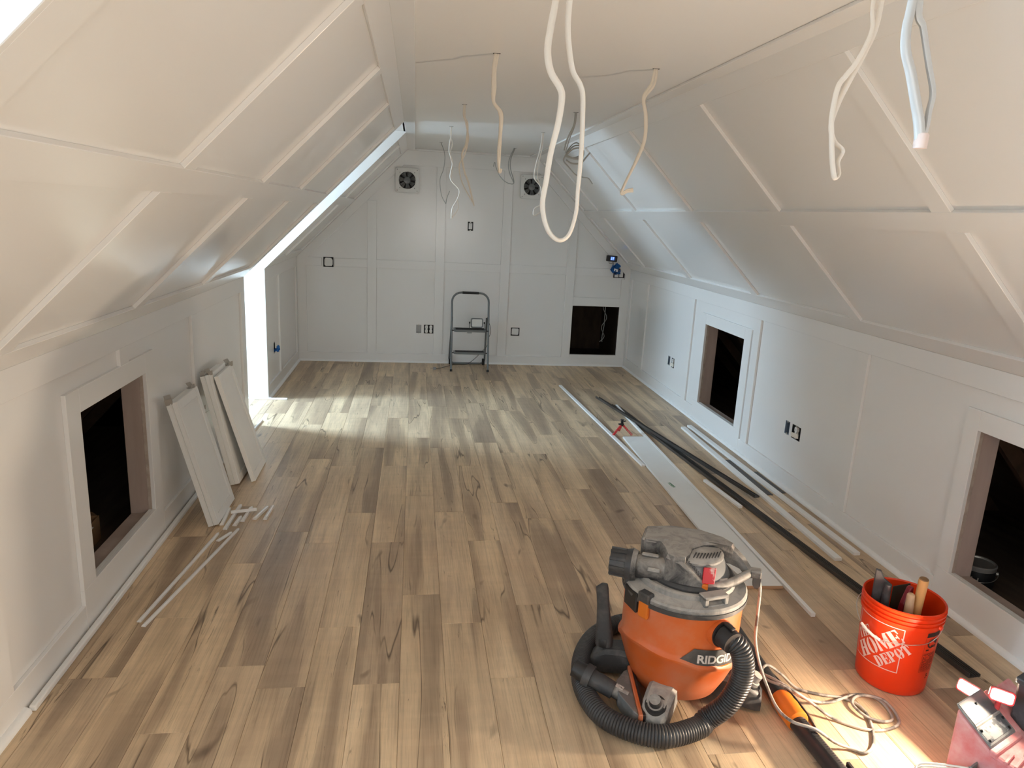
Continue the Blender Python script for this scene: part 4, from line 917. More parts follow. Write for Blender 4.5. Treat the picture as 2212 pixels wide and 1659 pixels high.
MB().box(-0.030, 0.022, -0.085, -0.06, 0.432, 0.451).build('latch', GALV, ld, bevel=0.002)
for x in (-0.212, 0.214): MB().cyl((x, -0.186, 0.0), (x, -0.181, 0.026), 0.0150, 0.0140, 12).build('foot', RUBBER, ld, smooth=40)
for x in (-0.205, 0.198): MB().box(x-0.016, x+0.016, 0.198, 0.240, 0.0, 0.075).build('foot', RUBBER, ld, bevel=0.006, seg=2)
fl2 = thing('floodlight', 'small grey rectangular floodlight, switched off, resting on the ladder top step', 'lamp', (0.735, 8.215, 0.478))
M3 = Matrix.Rotation(R(-8), 4, 'X')
def rr_solid(w, h_, r_, y0, y1, z, m, nm, par):
    pts = rrect(w, h_, r_); return MB().loft([[M3 @ Vector((x, y, zz+z)) for x, zz in pts] for y in (y0, y1)]).build(nm, m, par, smooth=40)
rr_solid(0.145, 0.115, 0.020, -0.010, 0.024, 0.066, TOOLGREY, 'housing', fl2)
rr_solid(0.116, 0.086, 0.012, -0.0125, -0.010, 0.066, LENS, 'lens', fl2)
MB().tube([Vector(p) for p in ((-0.086, 0.006, 0.068), (-0.086, 0.004, 0.010), (-0.080, 0.004, 0.003), (0.080, 0.004, 0.003), (0.086, 0.004, 0.010), (0.086, 0.006, 0.068))], 0.0035, 0.008, 8).build('stand', BLACKP, fl2, smooth=60)
for x in (-0.086, 0.086): MB().cyl((x-0.008, 0.006, 0.068), (x+0.008, 0.006, 0.068), 0.011, None, 14).build('knob', BLACKP, fl2, smooth=40)
MB().box(-0.05, 0.05, 0.0, 0.02, 0.002, 0.006).build('red_label', REDTOOL, fl2)
fc = spline([(0.845-0.735, 8.222-8.215, 0.60-0.478), (0.130, 0.02, 0.13), (0.142, 0.04, 0.08), (0.165, 0.045, 0.01), (0.168, 0.05, -0.06), (0.150, 0.06, -0.12), (0.135, 0.09, -0.22), (0.08, 0.13, -0.30), (0.00, 0.18, -0.40), (-0.06, 0.205, -0.455), (-0.10, 0.21, -0.474), (-0.25, 0.17, -0.474), (-0.35, 0.06, -0.474), (-0.42, -0.03, -0.474), (-0.47, -0.085, -0.472)], 6)
MB().tube(fc, 0.003, None, 6, side=(1, 0, 0)).build('power_cord', BLACKP, fl2, smooth=60)
pg = MB(); pg.box(-0.500, -0.466, -0.108, -0.078, -0.478, -0.452); pg.box(-0.532, -0.504, -0.100, -0.092, -0.466, -0.463); pg.box(-0.532, -0.504, -0.090, -0.084, -0.466, -0.463)
pg.build('plug', mat('plug_grey', (0.25, 0.25, 0.25), 0.5), fl2, bevel=0.002)

# ------------------------------------------------------------------ exhaust fans
for (fx, fz), lb in zip(FANS, ('square white exhaust fan high on the back wall, fully in view', 'square white exhaust fan high on the back wall behind the hanging cables')):
    fo = thing('exhaust_fan', lb, 'fan', (fx, YB-0.018, fz), R(1.0))
    ol = rrect(0.268, 0.272, 0.022, 5); ci = [(0.096*math.cos(R(18*i-45+9)), 0.096*math.sin(R(18*i-45+9))) for i in range(24)]
    k = len(ol); ci = [(0.096*math.cos(math.atan2(y, x)), 0.096*math.sin(math.atan2(y, x))) for x, y in ol]
    # fill the corners' bunching by resampling both rings at the same angles
    ang = [R(a) for a in range(0, 360, 5)]
    def edge_at(a):
        c_, s_ = math.cos(a), math.sin(a); t = min(0.134/abs(c_) if c_ else 9, 0.136/abs(s_) if s_ else 9)
        x, y = t*c_, t*s_
        cx_, cy_ = 0.134-0.022, 0.136-0.022
        if abs(x) > cx_ and abs(y) > cy_:
            lo, hi = 0.1, 0.2
            for _ in range(30):
                m_ = (lo+hi)/2
                if math.hypot(abs(m_*c_)-cx_, abs(m_*s_)-cy_) > 0.022 and (abs(m_*c_) > cx_ and abs(m_*s_) > cy_): hi = m_
                else: lo = m_
            x, y = lo*c_, lo*s_
        return x, y
    outer = [edge_at(a) for a in ang]; inner = [(0.096*math.cos(a), 0.096*math.sin(a)) for a in ang]
    MB().loft([[Vector((x, 0.0, z)) for x, z in outer], [Vector((x, -0.006, z)) for x, z in outer], [Vector((x*0.98, -0.010, z*0.98)) for x, z in outer], [Vector((x*1.03, -0.012, z*1.03)) for x, z in inner], [Vector((x, -0.009, z)) for x, z in inner], [Vector((x, 0.055, z)) for x, z in inner]], cap=False).build('face_plate', OUTLET, fo, smooth=40)
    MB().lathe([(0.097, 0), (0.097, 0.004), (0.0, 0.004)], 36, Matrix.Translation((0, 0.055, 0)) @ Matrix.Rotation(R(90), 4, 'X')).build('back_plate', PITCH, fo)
    MB().lathe([(0.036, -0.010), (0.040, 0.0), (0.036, 0.010), (0.0, 0.012)], 28, Matrix.Translation((0, 0.012, 0)) @ Matrix.Rotation(R(90), 4, 'X')).build('hub', TOOLGREY, fo, smooth=40)
    for b_ in range(7):
        a = 2*math.pi*b_/7+0.25; u = Vector((math.cos(a), 0, math.sin(a))); t = Vector((-math.sin(a), 0, math.cos(a))); Yv = Vector((0, 1, 0))
        MB().loft([[u*r_+t*w0+Yv*(0.012), u*r_+t*w1+Yv*(0.030), u*r_+t*w1+Yv*(0.032), u*r_+t*w0+Yv*(0.014)] for r_, w0, w1 in ((0.034, -0.010, 0.012), (0.062, -0.016, 0.026), (0.090, -0.022, 0.034))]).build('blade', TOOLGREY, fo, smooth=40)
    gm = MB()
    for r_ in (0.050, 0.063, 0.076, 0.088): gm.tube([Vector((r_*math.cos(R(10*i)), -0.002, r_*math.sin(R(10*i)))) for i in range(37)], 0.0013, None, 5, side=(0, 1, 0))
    for i in range(8): gm.cyl((0.035*math.cos(R(45*i)), -0.002, 0.035*math.sin(R(45*i))), (0.096*math.cos(R(45*i)), -0.002, 0.096*math.sin(R(45*i))), 0.0013, None, 5)
    gm.build('guard', BLACKP, fo)
    for sx in (-1, 1):
        for sz in (-1, 1):
            for q in (0.112, 0.083): MB().cyl((sx*q, -0.0125, sz*q*1.02), (sx*q, -0.0095, sz*q*1.02), 0.0045, None, 8).build('screw', DKGREY, fo)

# ------------------------------------------------------------------ electrical boxes in the walls
def ebox(fr, hole, label, kind, deep=0.05, tape=False, face=-0.018):
    u0, u1, v0, v1 = hole; c_ = fr.p((u0+u1)/2, (v0+v1)/2, face)
    o = thing('electrical_box', label, 'electrical box', c_)
    f = Frame((0, 0, 0), fr.u, fr.v, fr.n); w, h_ = (u1-u0)/2, (v1-v0)/2
    bm_ = (GALV if fr is FB else BLUEBOX) if kind == 'empty' else DARKBOX
    mb = MB(); t_ = 0.003
    for a in ((-w, -w+t_, -h_, h_), (w-t_, w, -h_, h_), (-w+t_, w-t_, -h_, -h_+t_), (-w+t_, w-t_, h_-t_, h_)): f.rect(mb, *a, -deep, 0.0005)
    f.rect(mb, -w, w, -h_, h_, -deep-0.003, -deep); mb.build('box', bm_ if kind != 'dark' else PITCH, o)
    if kind in ('empty', 'dark'):
        for s in (-1, 1): f.rect(MB(), -0.007, 0.007, s*h_*0.93-0.006, s*h_*0.93+0.006, -0.004, 0.0015).build('screw_tab', ZINC, o)
    n_ = {'duplex': 1, 'duplex2': 2, 'decora': 1, 'plate': 1, 'loose': 1, 'decora2': 1}.get(kind, 0)
    for i in range(n_):
        cx_ = (i-(n_-1)/2)*w*0.92
        k = min(1.0, h_/0.052)
        if kind.startswith('duplex') or kind == 'loose':
            hw_ = 0.0175
            pts = [(cx_+x, z*k) for x, z in ((-0.012, -0.043), (0.012, -0.043), (hw_, -0.034), (hw_, -0.012), (0.011, -0.006), (0.011, 0.006), (hw_, 0.012), (hw_, 0.034), (0.012, 0.043), (-0.012, 0.043), (-hw_, 0.034), (-hw_, 0.012), (-0.011, 0.006), (-0.011, -0.006), (-hw_, -0.012), (-hw_, -0.034))]
            d = f.poly(MB(), pts, -0.012, 0.006).build('receptacle', OUTLET, o, bevel=0.001)
            sl = MB()
            for z in (-0.023, 0.023):
                for x in (-0.006, 0.006): f.rect(sl, cx_+x-0.001, cx_+x+0.001, z*k-0.004, z*k+0.004, 0.006, 0.0065)
            sl.build('slots', BLACKP, d, kind='stuff')
            for s in (-1, 1): f.rect(MB(), cx_-0.008, cx_+0.008, s*h_*0.92-0.006, s*h_*0.92+0.006, -0.006, 0.002).build('screw_tab', ZINC, o)
        elif kind == 'decora':
            f.rect(MB(), -w*0.66, w*0.66, -h_*0.66, h_*0.70, -0.012, 0.006).build('switch', OUTLET, o, bevel=0.0015)
            for s in (-1, 1): f.rect(MB(), -0.008, 0.008, s*h_*0.92-0.006, s*h_*0.92+0.006, -0.006, 0.002).build('screw_tab', OUTLET, o)
        elif kind == 'decora2':
            f.rect(MB(), w*0.05, w*0.70, -h_*0.80, h_*0.80, -0.012, 0.008).build('switch', OUTLET, o, bevel=0.0015)
            f.rect(MB(), -w*0.80, -w*0.10, -h_*0.86, -h_*0.25, -0.02, 0.002).build('receptacle', OUTLET, o, bevel=0.0015)
        elif kind == 'plate':
            pts = [(x, z) for x, z in rrect(w*1.64, h_*1.62, w*0.35, 3)]
            f.poly(MB(), [(x+wr_.uniform(-.003, .003), z+wr_.uniform(-.003, .003)) for x, z in pts], -0.010, 0.001).build('cover_patch', OUTLET, o)
    if tape:
        f.obox = None
        MB().obox(f.p(-0.045, -0.03, 0.004), f.u*0.055+f.n*0.020, f.v*0.030+f.u*0.012, f.n*0.003).build('wire_end', CABLE2, o)
    return o
BT_ = 'boxes in the back wall'
for hole, kind, lb in zip(B_BOX, ('empty', 'duplex2', 'plate', 'plate', 'decora', 'decora2'), (
        'small empty metal electrical box beside the double receptacle on the back wall', 'double white receptacle in an uncovered box left of the step ladder', 'square white patched box on the back wall right of the step ladder',
        'square patched box in the rail of the back wall near the left slope', 'single white switch in an uncovered box high in the middle of the back wall', 'uncovered double switch box under the blue tape in the back corner')):
    ebox(FB, hole, lb, kind, face=-0.018 if hole[2] < 1.0 or hole[2] > 1.5 else -0.010)
for hole, kind, tp_, lb in zip(R_BOX, ('empty', 'loose', 'empty', 'loose'), (0, 1, 0, 1), (
        'narrow empty metal box in the right wall between the back corner and middle hatch', 'box with a loose white receptacle in the right wall before the middle hatch', 'narrow empty blue-grey box in the right wall above the floor trim boards', 'box with a loose receptacle and yellowish wire above the floor trim boards')):
    ebox(FR, hole, lb, kind, tape=bool(tp_))
eb = ebox(FL, L_BOX[0], 'dark open box with blue taped wires in the left wall beyond the dormer', 'dark')
bt = MB(); r5 = random.Random(5)
def crumple(mb, c, s, n_=7):
    for _ in range(n_):
        a = Vector((r5.uniform(-1, 1), r5.uniform(-1, 1), r5.uniform(-1, 1))).normalized(); b_ = a.orthogonal().normalized(); q = a.cross(b_)
        o = Vector(c)+Vector((r5.uniform(-1, 1), r5.uniform(-1, 1)*0.4, r5.uniform(-1, 1)))*s*0.45
        mb.obox(o-a*s*0.4-b_*s*0.3, a*s*0.8, b_*s*0.6, q*s*0.06)
crumple(bt, (0.018, 0.0, -0.01), 0.045); bt.build('tape', BLUET, eb)
tf = thing('tape_wad', 'crumpled blue tape wad stuck on the back wall corner above the switch box', 'tape', (2.425, YB-0.045, 1.205))
bt = MB(); crumple(bt, (-0.015, 0, 0.025), 0.075, 9); crumple(bt, (0.015, 0, -0.025), 0.06, 7); bt.build('tape_folds', BLUET, tf)
MB().obox((-0.04, -0.030, -0.01), (0.05, 0, -0.012), (0.004, 0, 0.030), (0, -0.002, 0)).build('white_tab', OUTLET, tf)
th = thing('thermostat', 'small black device with a lit blue screen hanging above the blue tape', 'thermostat', (2.360, YB-0.030, 1.338), rot=(0, R(3), 0))
pts = rrect(0.130, 0.072, 0.008, 3); MB().loft([[Vector((x, y, z)) for x, z in pts] for y in (-0.014, 0.014)]).build('case', BLACKP, th, smooth=40)
MB().box(-0.020, 0.032, -0.0150, -0.0140, -0.018, 0.022).build('screen', SCREEN, th)
dg = MB()
for x0, segs in ((-0.012, 'abdeg'), (0.010, 'abdeg')):
    for sname, q in (('a', (0, .011, .013, .016)), ('b', (.008, .011, .002, .016)), ('d', (0, .011, -.014, -.011)), ('e', (0, .003, -.014, .002)), ('g', (0, .011, 0, .003))):
        if sname in segs: dg.box(x0+q[0], x0+q[1], -0.0156, -0.0150, q[2], q[3])
dg.build('digits', DIGIT, th)
for x in (0.045,):
    for z in (-0.012, 0.0, 0.012): MB().box(x-0.003, x+0.003, -0.0152, -0.014, z-0.003, z+0.003).build('button', TOOLGREY, th)
MB().tube(spline([(0.02, 0.0, -0.034), (0.024, 0.004, -0.05), (0.030, 0.004, -0.068)], 5), 0.004, None, 8).build('wire', BLACKP, th, smooth=60)
MB().tube(spline([(-0.03, 0.0, -0.034), (-0.026, 0.0, -0.056), (0.0, 0.0, -0.058), (0.022, 0.002, -0.05)], 5), 0.0025, None, 6).build('clip', BLACKP, th, smooth=60)

# ------------------------------------------------------------------ cables hanging through the ceiling
def hang(name, label, strands, m, rx=0.0068, ry=0.0036, twist=1.2, extra=None, group=None, hole=None):
    base = Vector(hole if hole else strands[0][0]); o = thing(name, label, 'cable', base, group=group)
    for k, s in enumerate(strands):
        MB().tube([p-base for p in spline(s, 7)], rx, ry, 8, twist=twist*(1 if k % 2 == 0 else -1), side=(1, 0.3, 0)).build('strand', m, o, smooth=70)
    if hole:
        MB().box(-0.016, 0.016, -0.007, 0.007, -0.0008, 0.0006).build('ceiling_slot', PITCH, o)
    if extra: extra(o, base)
    return o
def off(pts, dx, dy=0.0, f=None): return [(x+dx*(f[i] if f else 1), y+dy*(f[i] if f else 1), z) for i, (x, y, z) in enumerate(pts)]
w1 = [(0.334, 3.3, 2.475), (0.326, 3.3, 2.401), (0.327, 3.3, 2.326), (0.332, 3.3, 2.269), (0.362, 3.3, 2.223), (0.366, 3.3, 2.136), (0.362, 3.3, 2.057), (0.369, 3.3, 1.975)]
hang('hanging_cable', 'cream doubled cable hanging straight down, nearest on the left ceiling row', [w1, off(w1, 0.012, 0.004, [1, 0.7, .9, .3, .9, .5, .8, .1])+[(0.378, 3.302, 1.99)]], CABLE2, hole=(0.338, 3.3, 2.466))
w2 = [(0.301, 4.86, 2.475), (0.300, 4.86, 2.399), (0.326, 4.86, 2.344), (0.321, 4.86, 2.229), (0.296, 4.86, 2.156), (0.315, 4.86, 2.055), (0.344, 4.86, 1.983), (0.386, 4.86, 1.837)]
hang('hanging_cable', 'brownish doubled cable on the left ceiling row, second from the front', [w2, [(0.306, 4.862, 2.475), (0.306, 4.862, 2.40), (0.318, 4.862, 2.344), (0.334, 4.862, 2.26), (0.312, 4.862, 2.156), (0.280, 4.862, 2.09), (0.300, 4.862, 1.99), (0.350, 4.862, 1.90), (0.384, 4.86, 1.85)]], CABLE2, hole=(0.303, 4.86, 2.466))
w3 = [(0.275, 6.1, 2.475), (0.280, 6.1, 2.405), (0.265, 6.1, 2.279), (0.298, 6.1, 2.19), (0.282, 6.1, 2.061), (0.357, 6.1, 1.973), (0.344, 6.1, 1.898), (0.304, 6.1, 1.821), (0.299, 6.1, 1.739)]
hang('hanging_cable', 'bright white thin kinked cable on the left ceiling row, ending lowest', [w3, [(0.283, 6.102, 2.475), (0.272, 6.102, 2.40), (0.290, 6.102, 2.33), (0.275, 6.102, 2.25), (0.300, 6.102, 2.15), (0.284, 6.102, 2.062)], [(0.344, 6.1, 1.898), (0.352, 6.1, 1.83), (0.326, 6.1, 1.775), (0.299, 6.1, 1.739)]], CABLE, rx=0.0052, hole=(0.279, 6.1, 2.466))
w4 = [(1.066, 3.35, 2.475), (1.056, 3.35, 2.404), (1.023, 3.35, 2.342), (1.039, 3.35, 2.263), (1.044, 3.35, 2.162), (1.015, 3.35, 2.068), (0.955, 3.35, 1.92), (0.985, 3.35, 1.925), (1.012, 3.35, 1.928)]
hang('hanging_cable', 'cream doubled cable with a hooked end hanging by the right slope rail', [w4, [(1.076, 3.352, 2.475), (1.070, 3.352, 2.40), (1.030, 3.352, 2.335), (1.047, 3.352, 2.263), (1.051, 3.352, 2.162), (1.022, 3.352, 2.068), (0.958, 3.352, 1.928), (0.985, 3.352, 1.932), (1.010, 3.352, 1.936)]], CABLE2, hole=(1.071, 3.35, 2.466))
coil = [(1.032, 4.86, 2.475), (1.028, 4.86, 2.388), (0.990, 4.86, 2.300), (0.972, 4.86, 2.224)]
lp = [(0.985, 4.86, 2.195)]
for q in range(3): lp += [(1.03, 4.86+0.02*q, 2.235+0.015*q), (1.075, 4.86+0.03*q, 2.245+0.018*q), (1.105, 4.86, 2.225), (1.08, 4.85-0.02*q, 2.198-0.012*q), (1.03, 4.85-0.02*q, 2.18-0.004*q), (0.985, 4.86, 2.195)]
tail1 = [(0.985, 4.86, 2.195), (0.972, 4.86, 2.16), (1.01, 4.86, 2.12), (1.06, 4.86, 2.075), (1.11, 4.86, 2.06), (1.15, 4.86, 2.055), (1.18, 4.86, 2.02)]
tail2 = [(0.99, 4.86, 2.165), (1.03, 4.86, 2.145), (1.09, 4.86, 2.15), (1.125, 4.86, 2.19), (1.15, 4.86, 2.222)]
hang('hanging_cable', 'grey cable tied in a coil hanging on the right ceiling row', [coil, [(1.040, 4.862, 2.475), (1.034, 4.862, 2.39), (1.004, 4.862, 2.30), (0.982, 4.862, 2.21)], lp, tail1, tail2], CABLEG, rx=0.0058, hole=(1.036, 4.86, 2.466))
w6 = [(1.030, 6.1, 2.475), (1.018, 6.1, 2.341), (0.987, 6.1, 2.192), (0.984, 6.1, 2.099), (1.040, 6.1, 2.027), (1.047, 6.1, 1.896), (0.998, 6.1, 1.855), (0.989, 6.1, 1.809), (1.010, 6.1, 1.800), (1.051, 6.1, 1.827)]
hang('hanging_cable', 'white thin cable looping in front of the farther exhaust fan', [w6, [(1.042, 6.102, 2.475), (1.032, 6.102, 2.34), (1.006, 6.102, 2.19), (1.010, 6.102, 2.10), (1.042, 6.102, 2.03)]], CABLE, rx=0.0050, hole=(1.036, 6.1, 2.466))
w7 = [(1.009, 7.65, 2.475), (0.957, 7.65, 2.348), (0.962, 7.65, 2.233), (1.017, 7.65, 2.119)]
hang('hanging_cable', 'grey thin cable with a curled tail hanging nearest the back wall on the right', [w7, [(1.018, 7.652, 2.475), (0.975, 7.652, 2.36), (0.975, 7.652, 2.26), (1.017, 7.652, 2.119), (0.94, 7.652, 2.12), (0.867, 7.652, 2.181), (0.825, 7.652, 2.26), (0.808, 7.652, 2.315), (0.795, 7.652, 2.27)]], CABLEG, rx=0.0055, hole=(1.013, 7.65, 2.466))
w8 = [(0.242, 7.55, 2.475), (0.287, 7.55, 2.348), (0.277, 7.55, 2.212), (0.246, 7.55, 2.12), (0.250, 7.55, 2.02), (0.269, 7.55, 1.939), (0.309, 7.55, 1.871)]
hang('hanging_cable', 'very thin grey wire hanging nearest the back wall on the left', [w8, [(0.309, 7.55, 1.871), (0.320, 7.55, 1.93), (0.345, 7.55, 2.00)]], CABLEG, rx=0.0035, ry=0.003, hole=(0.246, 7.55, 2.466))
big = [(0.330, 1.75, 2.475), (0.318, 1.75, 2.38), (0.309, 1.75, 2.271), (0.301, 1.75, 2.212), (0.297, 1.75, 2.163), (0.307, 1.75, 2.119), (0.331, 1.75, 2.085), (0.337, 1.75, 2.060), (0.331, 1.75, 2.003), (0.318, 1.75, 1.939), (0.311, 1.75, 1.875), (0.305, 1.75, 1.821), (0.314, 1.75, 1.777), (0.330, 1.75, 1.748), (0.354, 1.75, 1.735), (0.376, 1.75, 1.752), (0.389, 1.75, 1.803), (0.390, 1.75, 1.857), (0.392, 1.75, 1.943), (0.388, 1.75, 2.058), (0.380, 1.75, 2.093), (0.360, 1.75, 2.122), (0.348, 1.75, 2.167), (0.341, 1.75, 2.215), (0.341, 1.75, 2.274), (0.346, 1.75, 2.38), (0.352, 1.75, 2.475)]
hang('hanging_cable', 'large white flat cable loop hanging closest in the middle of the room', [big], CABLE, rx=0.0082, ry=0.0048, twist=3.1, hole=(0.341, 1.75, 2.466))
rl = [(1.098, 1.75, 2.475), (1.082, 1.75, 2.335), (1.090, 1.75, 2.274), (1.080, 1.75, 2.232), (1.059, 1.75, 2.188), (1.039, 1.75, 2.160), (1.023, 1.75, 2.133), (1.018, 1.75, 2.068), (1.024, 1.75, 2.025), (1.033, 1.75, 1.959), (1.046, 1.75, 1.920), (1.062, 1.75, 1.932), (1.054, 1.75, 1.960), (1.062, 1.75, 1.988), (1.040, 1.75, 2.009), (1.025, 1.75, 2.047), (1.037, 1.75, 2.102), (1.059, 1.75, 2.157), (1.087, 1.75, 2.222), (1.108, 1.75, 2.296), (1.112, 1.75, 2.475)]
rl2 = [(x+(0.004 if 8 < i < 14 else 0.0), 1.75+(0.006 if i > 10 else -0.004), z) for i, (x, y, z) in enumerate(rl)]
hang('hanging_cable', 'white twisted cable loop with a bent kink hanging before the right slope', [rl2], CABLE, rx=0.0064, ry=0.0034, twist=2.0, hole=(1.105, 1.75, 2.466))
g1 = [(0.652, 0.95, 2.475), (0.650, 0.95, 2.25), (0.644, 0.95, 2.091), (0.642, 0.95, 2.057), (0.646, 0.95, 2.029), (0.659, 0.95, 2.001), (0.673, 0.95, 1.966), (0.682, 0.95, 1.943), (0.689, 0.95, 1.917)]
g2 = [(0.662, 0.953, 2.475), (0.660, 0.953, 2.25), (0.656, 0.953, 2.092), (0.668, 0.953, 2.059), (0.685, 0.953, 2.014), (0.698, 0.953, 1.980), (0.697, 0.953, 1.956), (0.697, 0.953, 1.938), (0.694, 0.953, 1.917)]
def cap_end(o, base): MB().lathe([(0.009, -0.006), (0.0095, 0.012), (0.008, 0.014)], 12, Matrix.Translation(Vector((0.6915, 0.9515, 1.913))-base)).build('taped_end', mat('pinkish_tape', (0.72, 0.60, 0.56), 0.6), o, smooth=40)
hang('hanging_cable', 'thick grey doubled cable with a pale taped end, nearest the camera', [g1, g2], mat('shiny_grey_jacket', (0.52, 0.54, 0.55), 0.3), rx=0.0072, ry=0.0042, twist=0.8, hole=(0.657, 0.95, 2.466), extra=cap_end)
hw_ = [(2.41, 8.72, 1.29), (2.38, 8.72, 1.05), (2.40, 8.72, 0.86), (2.372, 8.72, 0.72), (2.40, 8.72, 0.58), (2.370, 8.72, 0.46), (2.385, 8.72, 0.34), (2.36, 8.72, 0.27)]
hwo = thing('hatch_cable', 'pale twisted wires hanging in the dark hatch of the back wall', 'cable', (2.41, 8.72, 1.30))
for s in (0, 1): MB().tube([Vector(p)-Vector((2.41, 8.72, 1.30)) for p in spline([(x+(0.03 if (i+s) % 2 else 0), y+0.01*s, z) for i, (x, y, z) in enumerate(hw_)], 6)], 0.0045, None, 6).build('strand', CABLEG, hwo, smooth=60)

# ------------------------------------------------------------------ inside the hatches
can = thing('paint_can', 'black labelled paint can standing inside the near right hatch', 'paint can', (2.866, 2.955, -0.001), R(-128))
MB().lathe([(0.0, 0.0), (0.082, 0.0), (0.084, 0.004), (0.082, 0.008), (0.082, 0.178), (0.084, 0.182), (0.084, 0.190), (0.080, 0.193), (0.076, 0.190), (0.074, 0.184), (0.0, 0.184)], 40).build('can', CANM, can, smooth=40)
MB().lathe([(0.0826, 0.075), (0.0828, 0.076), (0.0828, 0.166), (0.0826, 0.167)], 40, cap=False).build('label', CANB, can, smooth=60)
MB().lathe([(0.0826, 0.012), (0.0828, 0.013), (0.0828, 0.074), (0.0826, 0.075)], 40, cap=False).build('label', mat('grey_can_label', (0.12, 0.12, 0.12), 0.5), can, smooth=60)
me = text_mesh('ald', 0.052, 0.0003, bold=0.0)
for v in me.vertices:
    a = v.co.x/0.083-R(14); v.co = Vector((0.0832*math.cos(a), 0.0832*math.sin(a), v.co.y+0.118))
me.materials.append(BADGEW); put('lettering', me, can)
for s in (1, -1): MB().cyl((0, s*0.080, 0.150), (0, s*0.092, 0.150), 0.010, None, 12).build('ear', CANM, can, smooth=40)
MB().tube([Vector((0.098*math.sin(R(t)), 0.093*math.cos(R(t)), 0.150-0.028*math.sin(R(t)))) for t in range(0, 181, 12)], 0.0018, None, 6).build('bail', STEEL, can, smooth=60)
bx = thing('cardboard_box', 'open brown cardboard box on the dark floor inside the left hatch', 'box', (-1.78, 3.56, -0.001), R(4))
for nm, a in (('side', (-0.15, 0.15, -0.20, -0.196, 0.0, 0.13)), ('side', (-0.15, 0.15, 0.196, 0.20, 0.0, 0.13)), ('side', (-0.15, -0.146, -0.196, 0.196, 0.0, 0.13)), ('side', (0.146, 0.15, -0.196, 0.196, 0.0, 0.13)), ('bottom', (-0.146, 0.146, -0.196, 0.196, 0.0, 0.004))): MB().box(*a).build(nm, CARD, bx)
MB().obox((-0.14, 0.198, 0.13), (0.28, 0, 0), (0, -0.06, 0.045), (0, -0.001, 0.003)).build('flap', CARD, bx)
MB().obox((0.12, 0.0, 0.125), (0.045, 0.0, -0.012), (0, 0.07, 0.006), (0, 0, 0.002)).build('paper_tag', OUTLET, bx)

# ------------------------------------------------------------------ red work light at the near right
ra = thing('work_light', 'dusty red jobsite light unit with two lit lamp heads and a grey top', 'work light', (1.750, 1.756, 0), -math.atan2(-0.416, 0.909))
# local x runs along the unit, local y away from the camera
body = MB().prism([(0.004, 0.0), (0.004, 0.322), (-0.112, 0.246), (-0.150, 0.240), (-0.34, 0.235), (-0.34, 0.0)], (-0.006, 0, 0), (0, 1, 0), (0, 0, 1), (0.35, 0, 0)).build('body', DUSTRED, ra, bevel=0.010, seg=2)
pu, pv, pn = Vector((1, 0, 0)), Vector((0, -0.116, -0.076)), Vector((0, 0.0065, 0.0115))
tp_ = MB().obox(Vector((-0.004, 0.004, 0.326)), pu*0.160, pv, pn).build('top_plate', TOOLGREY, ra, bevel=0.003, seg=2)
pb0 = Vector((-0.004, 0.004, 0.326))+pn
MB().obox(pb0+pu*0.006+pv*0.05, pu*0.146, pv*0.50, pn*0.25).build('plate_panel', mat('slate_plate', (0.105, 0.112, 0.125), 0.35, col2=(0.15, 0.155, 0.165), vscale=10), tp_, bevel=0.001)
MB().obox(pb0+pu*0.004+pv*0.57, pu*0.152, pv*0.03, pn*0.4).build('plate_seam', DUSTYL, tp_)
MB().obox(pb0+pu*0.008+pv*0.62, pu*0.142, pv*0.34, pn*0.15).build('plate_step', mat('dusty_slate', (0.09, 0.095, 0.105), 0.5, col2=(0.30, 0.305, 0.31), vscale=18, lo=0.48, hi=0.54), tp_)
for x, y in ((0.014, 0.93), (0.140, 0.93), (0.012, 0.70), (0.146, 0.72), (0.080, 0.22)): MB().cyl(pb0+pu*x+pv*y, pb0+pu*x+pv*y+pn*0.5, 0.0042, None, 10).build('screw_hole', PITCH, tp_)
MB().obox(Vector((-0.010, -0.110, 0.232)), (0.174, 0, 0), (0, -0.022, -0.004), (0, 0.004, 0.024)).build('front_lip', DUSTRED, ra, bevel=0.005, seg=2)
MB().obox(Vector((0.156, 0.0, 0.318)), (0.030, 0, 0), (0, -0.118, -0.076), (0, 0.004, 0.012)).build('side_cheek', DUSTRED, ra, bevel=0.004)
for k in range(5): MB().obox((-0.012+0.004*k, -0.150-0.026*k, 0.236), (0.062, 0.006, 0), (0.0, -0.010, 0), (0, 0, 0.010)).build('louvre', DUSTRED, ra, bevel=0.002)
MB().obox((0.072, -0.165, 0.232), (0.19, 0, 0), (0, -0.16, 0), (0, 0, 0.030)).build('grey_grille', TOOLGREY, ra, bevel=0.010, seg=2)
for k in range(8): MB().box(0.092+0.019*k, 0.102+0.019*k, -0.305, -0.215, 0.258, 0.266).build('grille_slat', DKGREY, ra)
MB().box(0.088, 0.250, -0.205, -0.178, 0.256, 0.270).build('grille_bar', GREYP, ra, bevel=0.003)
hk = MB(); hk.box(-0.052, -0.004, -0.085, -0.079, 0.120, 0.190); hk.box(-0.052, -0.004, -0.150, -0.144, 0.120, 0.190); hk.box(-0.052, -0.046, -0.150, -0.079, 0.120, 0.190)
hk.build('side_hook', TOOLGREY, ra, bevel=0.003)
for dx in (0, -0.022): MB().tube(spline([(-0.012+dx*0.2, -0.158+dx*1.2, 0.215), (-0.020, -0.168+dx*1.2, 0.17), (-0.026, -0.180+dx*1.2, 0.09), (-0.022, -0.190+dx*1.2, 0.0)], 5), 0.0095, None, 10).build('side_tube', TOOLGREY, ra, smooth=60)
MB().box(-0.012, -0.004, -0.28, -0.205, 0.02, 0.20).build('red_panel', REDTOOL, ra, bevel=0.003)
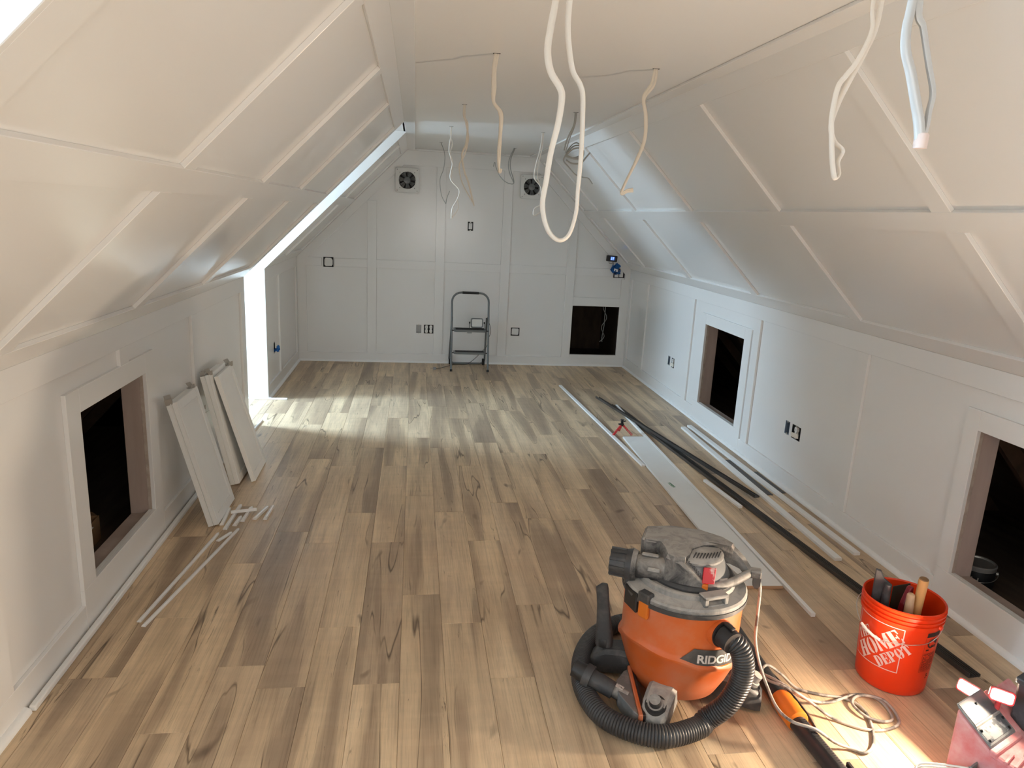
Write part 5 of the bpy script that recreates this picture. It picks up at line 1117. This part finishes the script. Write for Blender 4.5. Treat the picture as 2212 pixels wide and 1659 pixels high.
for dz, k_ in ((0.0, 1.0), (-0.010, 1.03)):
    MB().tube(spline([(-0.046, -0.083, 0.182+dz), (-0.075, -0.02, 0.160+dz), (-0.118*k_, 0.030, 0.142+dz), (-0.160*k_, 0.015, 0.132+dz), (-0.180*k_, -0.05, 0.122+dz), (-0.155*k_, -0.13, 0.112+dz), (-0.10, -0.18, 0.105+dz), (-0.03, -0.20, 0.10+dz)], 6), 0.0030, 0.0042, 8).build('charge_cable', CABLE, ra, smooth=60)
ck = MB(); ck.obox((0.198, -0.070, 0.235), (0.070, 0, 0), (0, -0.055, 0), (0, 0, 0.165)); ck.obox((0.190, -0.064, 0.395), (0.09, 0, 0), (0, -0.068, 0), (0, 0, 0.022)); ck.obox((0.205, -0.128, 0.245), (0.055, 0, 0), (0, -0.016, 0), (0, 0, 0.085))
ck.build('clamp', DKGREY, ra, bevel=0.006, seg=2)
for k in range(3): MB().obox((0.200+0.024*k, -0.146, 0.236), (0.013, 0, 0), (0, -0.014, 0), (0, 0, 0.055)).build('clamp_finger', DUSTRED, ra, bevel=0.003)
def lamp_head(pc, nrm, along, L_, W_, nm, arm):
    """red framed lamp with a lit panel, given in world terms"""
    nrm = Vector(nrm).normalized(); al = Vector(along); al = (al-nrm*al.dot(nrm)).normalized(); b_ = nrm.cross(al)
    rz_ = ra.rotation_euler.z; Rm = Matrix.Rotation(-rz_, 3, 'Z'); loc = ra.location
    cv_ = lambda v: Rm @ (Vector(v)-loc)
    o = Vector(pc); mb = MB()
    mb.loft([[cv_(o+al*x*1.0+b_*y+nrm*d) for x, y in rrect(L_+2*e, W_+2*e, 0.010, 3)] for d, e in ((-0.022, 0.000), (-0.008, 0.005), (0.0, 0.005))])
    hd2 = mb.build(nm, REDTOOL, ra, smooth=40)
    MB().loft([[cv_(o+al*x+b_*y+nrm*d) for x, y in rrect(L_, W_, 0.008, 3)] for d in (0.0, 0.0015)]).build('led_panel', LED, hd2)
    MB().tube([cv_(o-nrm*0.02), cv_(o-nrm*0.02+Vector(arm)*0.5), cv_(o-nrm*0.02+Vector(arm))], 0.008, None, 10).build('lamp_arm', REDTOOL, hd2, smooth=40)
lamp_head(C1, N1, A1, 0.080, 0.034, 'lamp_head', (0.01, -0.14, -0.05))
lamp_head(C2, N2, A2, 0.062, 0.034, 'lamp_head', (0.0, 0.005, -0.075))
